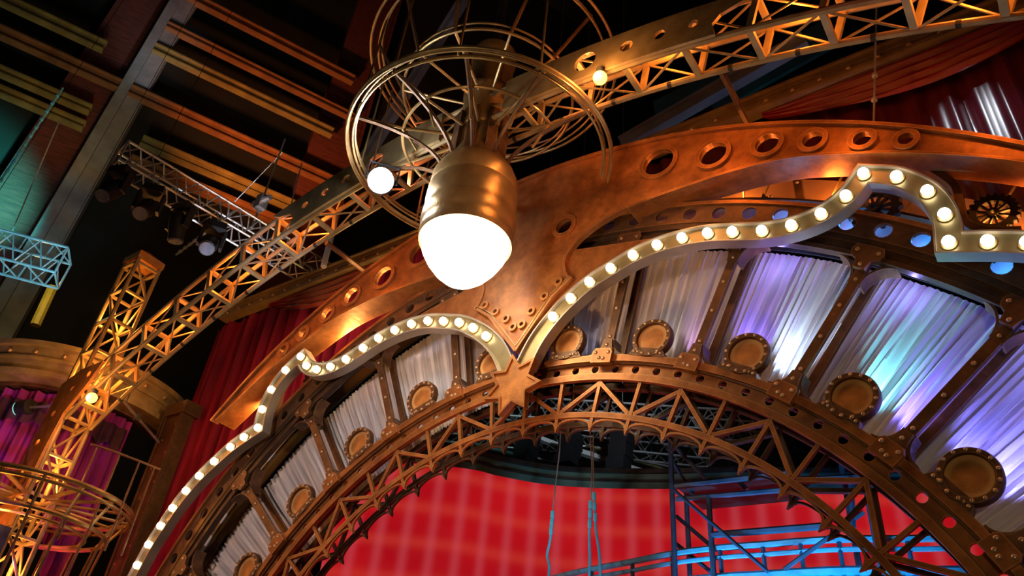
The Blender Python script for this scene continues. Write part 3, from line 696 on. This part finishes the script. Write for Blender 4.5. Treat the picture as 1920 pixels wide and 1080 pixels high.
st2 = MB().lathe([(0, -.055)]+[(.055*math.sin(PI*i/6), -.055*math.cos(PI*i/6)) for i in range(1, 6)]+[(0, .055)], ZERO, 10).mesh('stud', 'bolt_metal', ZERO, True)
for i in range(14):
    a = math.radians(-145+i*13.5); inst('stud', st2, co, Vector((LG.x+2.63*math.cos(a), LG.y+2.63*math.sin(a), 9.48)))
rv = dome(.03).mesh('rivet', 'bronze_dark', ZERO, True)
pp = onp(333, 800, .11); pil = thing('pilaster', 'dark bronze riveted pilaster between the purple loge and the crimson curtain', 'pilaster', Vector((pp.x, pp.y, 0)))
MB().box((pp.x, pp.y, 4.6), (.62, .3, 9.2)).build('shaft', 'ring_dark', pil)
for s_ in (-1, 1): MB().box((pp.x+s_*.29, pp.y-.17, 4.6), (.06, .06, 9.2)).build('edge_bead', 'ring_dark', pil)
MB().box((pp.x, pp.y, 9.05), (.8, .45, .3)).build('capital', 'ring_dark', pil)
for i in range(24): inst('rivet', rv, pil, (pp.x+(.16 if i % 2 else -.16), pp.y-.15, .6+i*.35))
def drape(a0, a1, ztop, zl, zr, seed, lab, r=2.15):
    rnd = random.Random(seed); p1, p2 = rnd.uniform(0, 6), rnd.uniform(0, 6)
    def f(x, y):
        zb = zl+(zr-zl)*x; a = math.radians(a0+(a1-a0)*x); rr = r+.055*math.sin(30*x+p1+y)+.03*math.sin(57*x+p2)
        return Vector((LG.x+rr*math.cos(a), LG.y+rr*math.sin(a), zb+(ztop-zb)*y))
    o = MB().grid(f, 90, 10).build('purple_drape', 'purple', None, None, True, False); tag(o, lab, 'curtain', 'purple drapes of the loge'); return o
drape(-140, -74, 8.55, 3.5, 4.6, 1, 'wide purple drape at the far left edge behind the column')
drape(-66, -22, 8.75, 3.6, 6.9, 2, 'purple drape swept aside just right of the lattice column')
drape(-24, 12, 8.75, 7.0, 3.6, 3, 'narrow purple drape against the dark pilaster')
def frf(x, y):
    a = math.radians(-64+74*x); rr = 2.22+.05*math.sin(60*x); return Vector((LG.x+rr*math.cos(a), LG.y+rr*math.sin(a), 8.0+.5*y+.05*math.sin(45*x)*(1-y)))
o = MB().grid(frf, 90, 4).build('fringe', 'fringe', None, None, True, False); tag(o, 'dark ruffled fringe across the top of the right purple drapes', 'fringe')
def frf2(x, y):
    a = math.radians(-142+60*x); rr = 2.24+.05*math.sin(50*x); return Vector((LG.x+rr*math.cos(a), LG.y+rr*math.sin(a), 8.05+.7*y+.05*math.sin(45*x)*(1-y)))
o = MB().grid(frf2, 70, 4).build('fringe', 'fringe', None, None, True, False); tag(o, 'dark ruffled fringe across the top of the far left purple drape', 'fringe')
# white pipes and teal lamp under the cornice
pa, pb = onp(56, 752, -.12), onp(330, 780, -.02); z = 8.45
P = [onz(56, 752, 8.4), onz(105, 754, 8.4)]; t = thing('stage_lamp', 'small lamp with a teal lit lens on a pale pipe at the left edge', 'lamp', onz(44, 765, 8.3))
q = onz(44, 765, 8.3); d = (onz(110, 753, 8.4)-q).normalized()
MB().tube([q+d*.05, onz(165, 757, 8.4)], .03, 8).build('pipe', 'steel', t)
MB().tube([q-d*.10, q+d*.18], .17, 16).build('housing', 'dark_steel', t); MB().tube([q-d*.13, q-d*.10], .16, 16).build('lens', 'lens_teal', t)
p, q = onz(228, 748, 8.4), Vector((pp.x-.25, pp.y-.16, 8.25)); t = thing('pale_pipe', 'pale horizontal pipe above the purple drape right of the column', 'pipe', p)
MB().tube([p, q], .03, 8).build('pipe', 'steel', t); m = p.lerp(q, .4); MB().box(m, (.1, .1, .16)).build('clamp', 'dark_steel', t)
for f in (.1, .9): c = p.lerp(q, f); MB().tube([c, c+Vector((0, 0, .55))], .015, 6).build('hanger', 'dark_steel', t)
light('SPOT', (-12, 3.5, 1.5), (.75, .18, 1), 1300, (LG.x+1.2, LG.y-1.5, 7), 34, .9, .2)
light('SPOT', (-13, 2.5, 2), (1, .6, .25), 1000, (LG.x+.8, LG.y-1.6, 9.3), 24, .9, .2)
# loge railing
rl = thing('railing', 'thin brass railing with slanted balusters before the purple drapes', 'railing', onz(260, 880, 5.5))
rp = [onz(x, y, 6.8) for x, y in ((170, 833), (210, 845), (255, 862), (300, 880))]
MB().tube(rp, .022, 6).build('rail', 'bronze_dark', rl)
for x, y in ((182, 840), (225, 852), (262, 865), (290, 876)):
    p = onz(x, y, 6.8); MB().tube([p, p-Vector((0, 0, 1.7))], .018, 6).build('baluster', 'bronze_dark', rl)

# ring platform round the column
cb = A(-1.652, 0, -.3); RC = Vector((cb.x, cb.y, 0))
def onaxis(py):                        # height on the column axis seen at image row py
    best = min(((abs((540-FPX*((Vector((cb.x, cb.y, z))-Vector((0, 0, CZ))).dot(UP))/((Vector((cb.x, cb.y, z))-Vector((0, 0, CZ))).dot(FW)))-py), z) for z in [i*.02 for i in range(50, 600)]))
    return best[1]
z1, z2 = onaxis(935), onaxis(985)
rg = thing('ring_platform', 'round brass hooped platform circling the left lattice column', 'platform', Vector((RC.x, RC.y, z1)))
def hoopz(c, r, z, t, m, parent, name='hoop', n=64):
    return MB().tube([Vector((c.x+r*math.cos(2*PI*i/n), c.y+r*math.sin(2*PI*i/n), z)) for i in range(n)], t, 7, True).build(name, m, parent, None, True)
for r, z, t in ((1.75, z1, .05), (1.75, z1-.12, .03), (1.55, z1-.05, .03), (1.45, z2, .045), (1.1, z2-.05, .03)): hoopz(RC, r, z, t, 'brass', rg)
for i in range(16):
    a = 2*PI*i/16; p = lambda r, z: Vector((RC.x+r*math.cos(a), RC.y+r*math.sin(a), z))
    MB().tube([p(1.75, z1), p(1.45, z2)], .03, 6).build('strut', 'brass', rg)
    MB().bar(p(.4, z1-.05), p(1.72, z1-.05), .10, .03, (0, 0, 1)).build('spoke', 'brass', rg)
    MB().tube([p(1.45, z2), p(1.2, z2-2.6)], .026, 6).build('hanger', 'bronze_dark', rg)
light('POINT', (RC.x+.9, RC.y-1.0, z2-.3), (1, .42, .08), 60, radius=.06); light('POINT', (RC.x-.5, RC.y-1.2, z2-.4), (1, .35, .08), 50, radius=.06)
bx = onz(62, 1010, z2-.6); t = thing('flood_lamp', 'dark boxy flood lamp with amber reflector under the ring platform', 'lamp', Vector((RC.x+.5, RC.y-.75, z2-1.0)))
q = Vector((RC.x+.5, RC.y-.75, z2-.75)); MB().box(q, (.75, .5, .9)).build('housing', 'dark_steel', t)
MB().plate([(-.30, 0), (.30, 0), (.22, .28), (-.22, .28)], [], 0, .04, lambda u, v, d: q+Vector((u, -.28-d, v+.05))).build('reflector', 'brass', t)
MB().plate([(-.16, -.3), (.16, -.3), (.1, -.02), (-.1, -.02)], [], 0, .03, lambda u, v, d: q+Vector((u, -.27-d, v))).build('bracket', 'truss_paint', t)

# ------------------------------------------------------------------ lighting truss with moving heads
def box_truss(name, lab, a, b, wd, n, m, chord=.03, cat='truss'):
    t = thing(name, lab, cat, a); d = (b-a); L_ = d.length; dn = d.normalized(); sd = dn.cross(Vector((0, 0, 1))).normalized(); up = Vector((0, 0, 1))
    offs = [-sd*wd/2-up*wd/2, sd*wd/2-up*wd/2, sd*wd/2+up*wd/2, -sd*wd/2+up*wd/2]
    for o in offs: MB().tube([a+o, b+o], chord, 6).build('chord', m, t)
    for i in range(n):
        p, q = a+d*(i/n), a+d*((i+1)/n)
        for k in range(4):
            x, y = (offs[k], offs[(k+1) % 4]) if i % 2 else (offs[(k+1) % 4], offs[k])
            MB().tube([p+x, q+y], chord*.6, 5).build('lace', m, t)
    for k in range(4):
        MB().tube([a+offs[k], a+offs[(k+1) % 4]], chord*.8, 5).build('end_bar', m, t); MB().tube([b+offs[k], b+offs[(k+1) % 4]], chord*.8, 5).build('end_bar', m, t)
    for f in (.12, .88): c = a.lerp(b, f)+Vector((0, 0, wd/2)); MB().tube([c, Vector((c.x, c.y, 45.95))], .008, 5).build('hanger_wire', 'dark_steel', t)
    return t
ta, tb = onz(222, 292, 12.6), onz(640, 540, 12.6)
box_truss('lighting_truss', 'silver aluminium lighting truss carrying moving lights behind the amber truss', ta, tb, .55, 22, 'steel')
def moving_head(P, yaw, tilt, lab):
    t = thing('moving_light', lab, 'stage light', P, 'moving lights under the silver truss')
    rot = Matrix.Rotation(yaw, 3, 'Z')
    f = lambda v: P+rot @ Vector(v)
    b = MB(); b.hexa([f(v) for v in ((-.22, -.18, -.16), (.22, -.18, -.16), (.22, .18, -.16), (-.22, .18, -.16), (-.2, -.16, .02), (.2, -.16, .02), (.2, .16, .02), (-.2, .16, .02))]).build('base_box', 'black', t)
    for s_ in (-1, 1): MB().bar(f((s_*.24, 0, -.14)), f((s_*.24, 0, -.62)), .06, .16, rot @ Vector((0, 1, 0))).build('yoke_arm', 'black', t)
    d = Vector((0, -math.sin(tilt), -math.cos(tilt))); c = Vector((0, 0, -.55))
    h = MB(); pts = [c-d*.32, c-d*.22, c, c+d*.24, c+d*.34]; rad = [.10, .17, .19, .16, .17]
    up = Vector((1, 0, 0)); sd = d.cross(up); vs = []; fs = []
    for q, r in zip(pts, rad):
        for k in range(14): vs.append(f(q+up*(r*math.cos(2*PI*k/14))+sd*(r*math.sin(2*PI*k/14))))
    for i in range(4):
        for k in range(14): fs.append((i*14+k, i*14+(k+1) % 14, (i+1)*14+(k+1) % 14, (i+1)*14+k))
    fs += [tuple(range(14)), tuple(range(56, 70))]
    h.add(vs, fs).build('head', 'black', t, None, True)
    MB().tube([f(c+d*.34), f(c+d*.37)], .145, 16).build('lens', 'lens_glass', t)
    MB().tube([f((0, 0, .02)), f((0, 0, .2))], .03, 6).build('clamp', 'steel', t)
tsd = (tb-ta).normalized().cross(Vector((0, 0, 1))).normalized()*.275
for f, yw, tl, lab in ((.03, .4, .5, 'leftmost moving light under the silver truss'), (.15, .9, .6, 'second moving light from the left, lens turned down'), (.27, .2, -.3, 'third moving light from the left, in shadow'), (.40, 1.0, .7, 'rightmost moving light with bright lens beside the amber truss')):
    moving_head(ta.lerp(tb, f)+tsd+Vector((0, 0, -.47)), yw, tl, lab)
light('SPOT', onz(420, 640, 9), (.75, .85, 1), 700, onz(440, 430, 12.6), 46, .8, .15)
# hoist over the truss
hp = onz(490, 380, 13.4); t = thing('chain_hoist', 'pale chain hoist hanging above the silver truss', 'hoist', hp)
MB().box(hp, (.22, .22, .4)).build('body', 'steel', t); MB().tube([hp+Vector((-.35, 0, .1)), hp+Vector((.3, 0, .05))], .07, 8).build('motor', 'steel', t)
MB().tube([hp+Vector((0, 0, .2)), hp+Vector((0, 0, 2.2))], .022, 6).build('chain', 'steel', t); MB().tube([hp-Vector((0, 0, .2)), hp-Vector((0, 0, .8))], .03, 6).build('hook', 'steel', t)
# cyan-lit truss and cables on the far left
box_truss('lighting_truss', 'cyan-lit truss cut off by the left edge', onz(-90, 448, 11.2), onz(118, 503, 11.2), .7, 8, 'pale_cyan_lit', .032)
light('SPOT', onz(40, 640, 8), (.2, .8, 1), 900, onz(40, 480, 11.2), 40, .8, .15)
cab = [((118, 165), (-10, 355), .8, 'cyan_lit_steel', .03, 'steel chain cable slanting across the top left corner'), ((112, 225), (20, 440), .8, 'steel', .018, 'thin cable beside the slanting chain on the left'),
       ((330, 478), (440, 395), None, 'steel', .03, 'knotted cable rising from the column cap towards the silver truss'), ((440, 378), (530, 285), None, 'steel', .016, 'thin straight wire above the silver truss'),
       ((545, 388), (566, 305), None, 'steel', .016, 'thin upright wire left of the plate with holes'), ((606, 502), (622, 440), None, 'steel', .04, 'bright chain hanging below the amber truss')]
for a, b, off, m, r, lab in cab:
    p, q = (onw(*a, 5), onw(*b, 5)) if off else (onp(*a, -.05), onp(*b, -.05))
    t = thing('cable', lab, 'cable', p, 'cables above the stage'); MB().tube([p, q], r, 6).build('wire', m, t)
    if r >= .03:
        for i in range(1, 12): c = p.lerp(q, i/12); MB().tube([c-(q-p).normalized()*.05, c+(q-p).normalized()*.05], r*1.6, 6).build('link', m, t)
p, q = onz(98, 540, 9.9), onz(64, 612, 9.9); q.z = 8.6
p, q = onw(99, 538, 4.5), onw(66, 610, 4.5); tag(MB().tube([p, q], .13, 8).build('yellow_pipe', 'yellow'), 'yellow pipe rising behind the cornice at the left', 'pipe')
light('POINT', p.lerp(q, .5)+Vector((1.2, -1.0, 0)), (1, .8, .3), 60, radius=.1)

# ------------------------------------------------------------------ stage beyond the arch
top = [(-10.4, 9.02)]+[tuple(onz(x, y, 7.0)[:2]) for x, y in ((862, 877), (937, 893), (1022, 908), (1116, 915), (1256, 917), (1400, 914), (1591, 918))]+[(.5, 14.9)]
pth = catmull(top, 8)
scr = thing('led_wall', 'curved red screen wall with a blurred pink grid behind the arch', 'screen', Vector((-6, 12, 0)))
L_ = 0; vs = []; uvs = []; fs = []
for i, q in enumerate(pth):
    if i: L_ += math.hypot(q[0]-pth[i-1][0], q[1]-pth[i-1][1])
    for z in (0, 7.0): vs.append(Vector((q[0], q[1], z))); uvs.append((L_, z))
n = len(pth); fs = [(2*i, 2*i+2, 2*i+3, 2*i+1) for i in range(n-1)]
me = bpy.data.meshes.new('screen_face'); me.from_pydata([v-Vector((-6, 12, 0)) for v in vs], [], fs); me.materials.append(MATS['led'])
ul = me.uv_layers.new(name='UVMap')
for lp_ in me.loops: ul.data[lp_.index].uv = uvs[lp_.vertex_index]
inst('screen_face', me, scr, (-6, 12, 0))
def wallband(z0, z1, out, th, m, name, parent):
    vs = []; fs = []
    for i, q in enumerate(pth):
        a = Vector(pth[max(i-1, 0)]); b = Vector(pth[min(i+1, n-1)]); t = (b-a).normalized(); nn = Vector((t.y, -t.x))
        for o, z in ((out, z0), (out-th, z0), (out-th, z1), (out, z1)): vs.append(Vector((q[0]+nn.x*o, q[1]+nn.y*o, z)))
    for i in range(n-1):
        for k in range(4): fs.append((i*4+k, i*4+(k+1) % 4, (i+1)*4+(k+1) % 4, (i+1)*4+k))
    return MB().add(vs, fs).build(name, m, parent)
wallband(0, 7.0, -.02, .15, 'black', 'screen_back', scr)
wallband(7.0, 7.28, .02, .2, 'teal_band', 'top_band', scr); wallband(7.28, 7.36, .10, .3, 'dark_steel', 'top_rail', scr); wallband(7.12, 7.16, .06, .05, 'dark_steel', 'band_line', scr)
light('SPOT', (-6, 9.2, 4.5), (.3, .9, .85), 60, (-7.3, 11.8, 7.2), 40, .9, .1)
# rigging over the stage
for a, b, lab in (((820, 800), (1330, 850), 'near silver rigging truss seen through the lattice of the arch'), ((960, 770), (1420, 800), 'rear silver rigging truss crossing high inside the arch'), ((780, 770), (960, 715), 'short rigging truss seen left of the star through the lattice')):
    box_truss('rigging_truss', lab, onz(*a, 9.6), onz(*b, 9.6), .5, 20, 'steel', .028)
for a, b, z, r, m, lab in (((985, 812), (1062, 842), 9.2, .07, 'batten_white', 'white batten left of the middle loudspeaker'), ((1083, 846), (1225, 892), 9.2, .08, 'batten_white', 'long white batten right of the middle loudspeaker'), ((1000, 858), (1180, 900), 9.0, .03, 'steel', 'thin pipe below the white battens'), ((1100, 835), (1260, 885), 9.3, .03, 'girder_yellow', 'yellowish thin pipe above the long batten'), ((1190, 862), (1400, 905), 9.1, .03, 'steel', 'thin pipe reaching the scaffold'), ((880, 830), (1000, 862), 9.1, .05, 'teal_band', 'dark teal pipe at the left of the rig'), ((1420, 800), (1560, 880), 9.2, .04, 'steel', 'thin pipe at the right behind the lattice')):
    p, q = onz(*a, z), onz(*b, z); t = thing('batten', lab, 'batten', p, 'battens above the stage'); MB().bar(p, q, r*2, r*1.4, (0, 0, 1)).build('bar', m, t)
    for f in (.15, .85): c = p.lerp(q, f); MB().tube([c, Vector((c.x, c.y, 45.95))], .008, 5).build('hanger_wire', 'dark_steel', t)
for x, y, h, lab in ((990, 842, 1.0, 'left black line array speaker hanging inside the arch'), (1070, 846, .8, 'middle black line array speaker hanging inside the arch'), (1167, 838, 1.3, 'right and largest black line array speaker hanging inside the arch')):
    P = onz(x, y, 8.6); t = thing('line_array', lab, 'loudspeaker', P, 'hanging loudspeakers')
    for i in range(4):
        z = P.z+h*(.5-i/4)-h/8; MB().box((P.x, P.y-.02*i*i, z), (.42, .36, h/4*.94)).build('cabinet', 'black', t)
    MB().box((P.x, P.y, P.z+h*.54), (.36, .3, .05)).build('bumper', 'dark_steel', t); MB().tube([(P.x, P.y, P.z+h*.55), (P.x, P.y, 45.95)], .012, 5).build('chain', 'steel', t)
light('SPOT', (-4.6, 9.8, 8.4), (.75, .9, 1), 420, onz(1150, 800, 9.6), 60, .9, .1)
light('SPOT', (-7.4, 9.6, 8.4), (.6, 1, .9), 200, onz(900, 770, 9.6), 50, .9, .1)
# ropes
SD = .42
ropes = [([(1052, 800), (1049, 850), (1042, 905), (1036, 965)], [(1036, 965), (1032, 1010), (1026, 1040), (1030, 1062), (1027, 1100)], 'left rope with a knotted cyan-lit tail hanging in the arch opening'),
         ([(1106, 800), (1110, 880), (1107, 946)], [(1107, 946), (1105, 1000), (1106, 1050), (1104, 1100)], 'middle rope with a straight cyan-lit tail hanging in the arch opening'),
         ([(1112, 815), (1113, 900), (1114, 930)], [(1114, 930), (1117, 990), (1124, 1040), (1126, 1100)], 'right rope with a thin blue-lit tail hanging in the arch opening')]
for up_, lo_, lab in ropes:
    P = [onp(*q, SD) for q in up_]; Q = [onp(*q, SD) for q in lo_]
    t = thing('rope', lab, 'rope', Q[-1], 'ropes in the arch opening')
    MB().tube(P, .012, 6).build('cord', 'rope_grey', t); MB().tube(catmull(Q, 4), .022, 6).build('tail', 'rope_cyan_lit', t)
    for i in range(3): c = Q[0].lerp(Q[1], i/3); MB().tube([c+Vector((0, 0, .06)), c-Vector((0, 0, .06))], .034, 6).build('knot', 'rope_cyan_lit', t)
light('SPOT', (onp(1070, 1030, SD).x+1.5, 9.2, 2.2), (.08, .65, 1), 260, onp(1075, 1030, SD), 26, .8, .1)
# scaffold
sf = thing('scaffold_tower', 'blue-lit steel scaffold tower with platform and diagonal braces', 'scaffold', Vector((onp(1300, 1000, .45).x, S*(Y0+.45), 0)))
def post(px, py, ztop, d):
    p = onp(px, py, d); MB().tube([(p.x, p.y, 0), (p.x, p.y, ztop)], .045, 8).build('post', 'blue_lit_steel', sf, None, True); return p
zt = onp(1258, 826, .45).z
post(1263, 1000, zt, .45); post(1333, 1000, onp(1330, 930, .45).z, .45); post(1640, 1000, onp(1636, 905, .45).z, .45); post(1600, 1000, zt-.4, .62); post(1290, 1000, zt-.3, .62)
for a, b, d, r in (((1266, 912), (1475, 888), .45, .05), ((1268, 936), (1475, 918), .45, .04), ((1335, 1003), (1560, 985), .45, .05), ((1262, 865), (1300, 930), .5, .035), ((1266, 838), (1330, 905), .55, .035), ((1268, 968), (1335, 1025), .5, .035), ((1268, 1020), (1340, 1078), .5, .035), ((1380, 898), (1400, 918), .46, .04), ((1265, 920), (1440, 1072), .44, .03), ((1470, 1068), (1620, 960), .44, .03), ((1596, 906), (1600, 990), .44, .04), ((1500, 900), (1650, 893), .45, .05)):
    MB().tube([onp(*a, d), onp(*b, d)], r, 6).build('brace', 'blue_lit_steel', sf)
z = onp(1370, 905, .45).z; p, q = onp(1266, 912, .45), onp(1475, 888, .45)
MB().hexa([p, q, q+Vector((0, 1.1, 0)), p+Vector((0, 1.1, 0)), p+Vector((0, 0, .06)), q+Vector((0, 0, .06)), q+Vector((0, 1.1, .06)), p+Vector((0, 1.1, .06))]).build('platform', 'dark_steel', sf)
# curved blue-lit catwalk
cw = thing('catwalk', 'curved blue-lit catwalk with railing and lattice skirt low at the right', 'catwalk', onz(1400, 1030, 5.3))
rail = [onz(x, y, 5.3) for x, y in ((1000, 1096), (1050, 1080), (1110, 1067), (1186, 1053), (1261, 1038), (1350, 1027), (1430, 1021), (1500, 1015), (1572, 1011), (1640, 1010), (1700, 1010), (1800, 1008))]
rail = catmull([tuple(v) for v in rail], 3); rail = [Vector(v) for v in rail]
dz = lambda z: [v-Vector((0, 0, z)) for v in rail]
for z, t_ in ((0, .05), (.14, .035), (.42, .06), (1.1, .05)): MB().tube(dz(z), t_, 6).build('rail', 'cyan_lit_steel', cw)
b = MB(); k = dz(.36); k2 = dz(.5)
for i in range(len(k)-1): b.add([k[i], k[i+1], k2[i+1], k2[i]], [(0, 1, 2, 3)])
b.build('fascia', 'cyan_lit_steel', cw)
for i in range(0, len(rail)-1):
    p, q = rail[i], rail[i+1]; dn = Vector((0, 0, -1))
    if i % 3 == 0: MB().tube([p, p+dn*.45], .035, 6).build('stanchion', 'blue_lit_steel', cw)
    MB().bar(p+dn*.5, q+dn*1.1, .05, .04).build('lattice', 'cyan_lit_steel', cw); MB().bar(q+dn*.5, p+dn*1.1, .05, .04).build('lattice', 'cyan_lit_steel', cw)
m_ = onz(1400, 1040, 5.3)
light('SPOT', m_+Vector((-.6, -1.0, -2.0)), (.04, .50, 1), 700, m_, 76, .9, .1)
light('SPOT', m_+Vector((1.6, -1.6, -2.0)), (.04, .50, 1), 500, m_+Vector((1.6, 0, 0)), 76, .9, .1)

# ------------------------------------------------------------------ light on the pleated panels
def uplight(k, col, power, rr=1.05, size=70, tgt=1.28, off=0.):
    a = (k+.5)*DL+off
    light('SPOT', PA(rr, a, .045), col, power, PA(tgt, a+.02, .085), size, .9, .03)
for k, col, pw, off in ((2, (.55, .78, 1), 120, .035), (2, (.24, .16, 1), 80, -.05), (3, (.20, .85, 1), 130, -.01), (3, (.20, .16, 1), 120, .06), (4, (.24, .24, 1), 130, .0), (5, (.3, .28, 1), 110, 0), (4, (.18, .18, 1), 80, -.06), (1, (.62, .35, .8), 22, .05), (1, (1, .9, .9), 7, -.01), (0, (.55, .55, .7), 8, 0), (-1, (.35, .15, 1), 50, .06)):
    uplight(k, col, pw*(1.4 if k > 1 else 1), off=off)
for a in (2.2, 2.7, 3.2, 3.7, 4.2, 4.7): light('POINT', PA(1.445, a*DL, .035), (.03, .30, 1), 3.5, radius=.04)
for a in (2.0, 3.0, 4.0, 5.0): light('POINT', PA(1.335, a*DL+.06, .03), (.30, .26, 1), 5, radius=.03)
# warm lamps hidden in the ornament, under the fascia
for u, v, c, pw in ((.55, 1.425, (1, .36, .08), 24), (.76, 1.325, (1, .34, .06), 30), (1.06, 1.095, (1, .34, .06), 34), (-.56, 1.415, (1, .66, .26), 100), (-.75, 1.328, (1, .62, .22), 100), (-1.06, 1.095, (1, .5, .12), 90)):
    light('POINT', A(u, v, .048), c, pw, radius=.15)
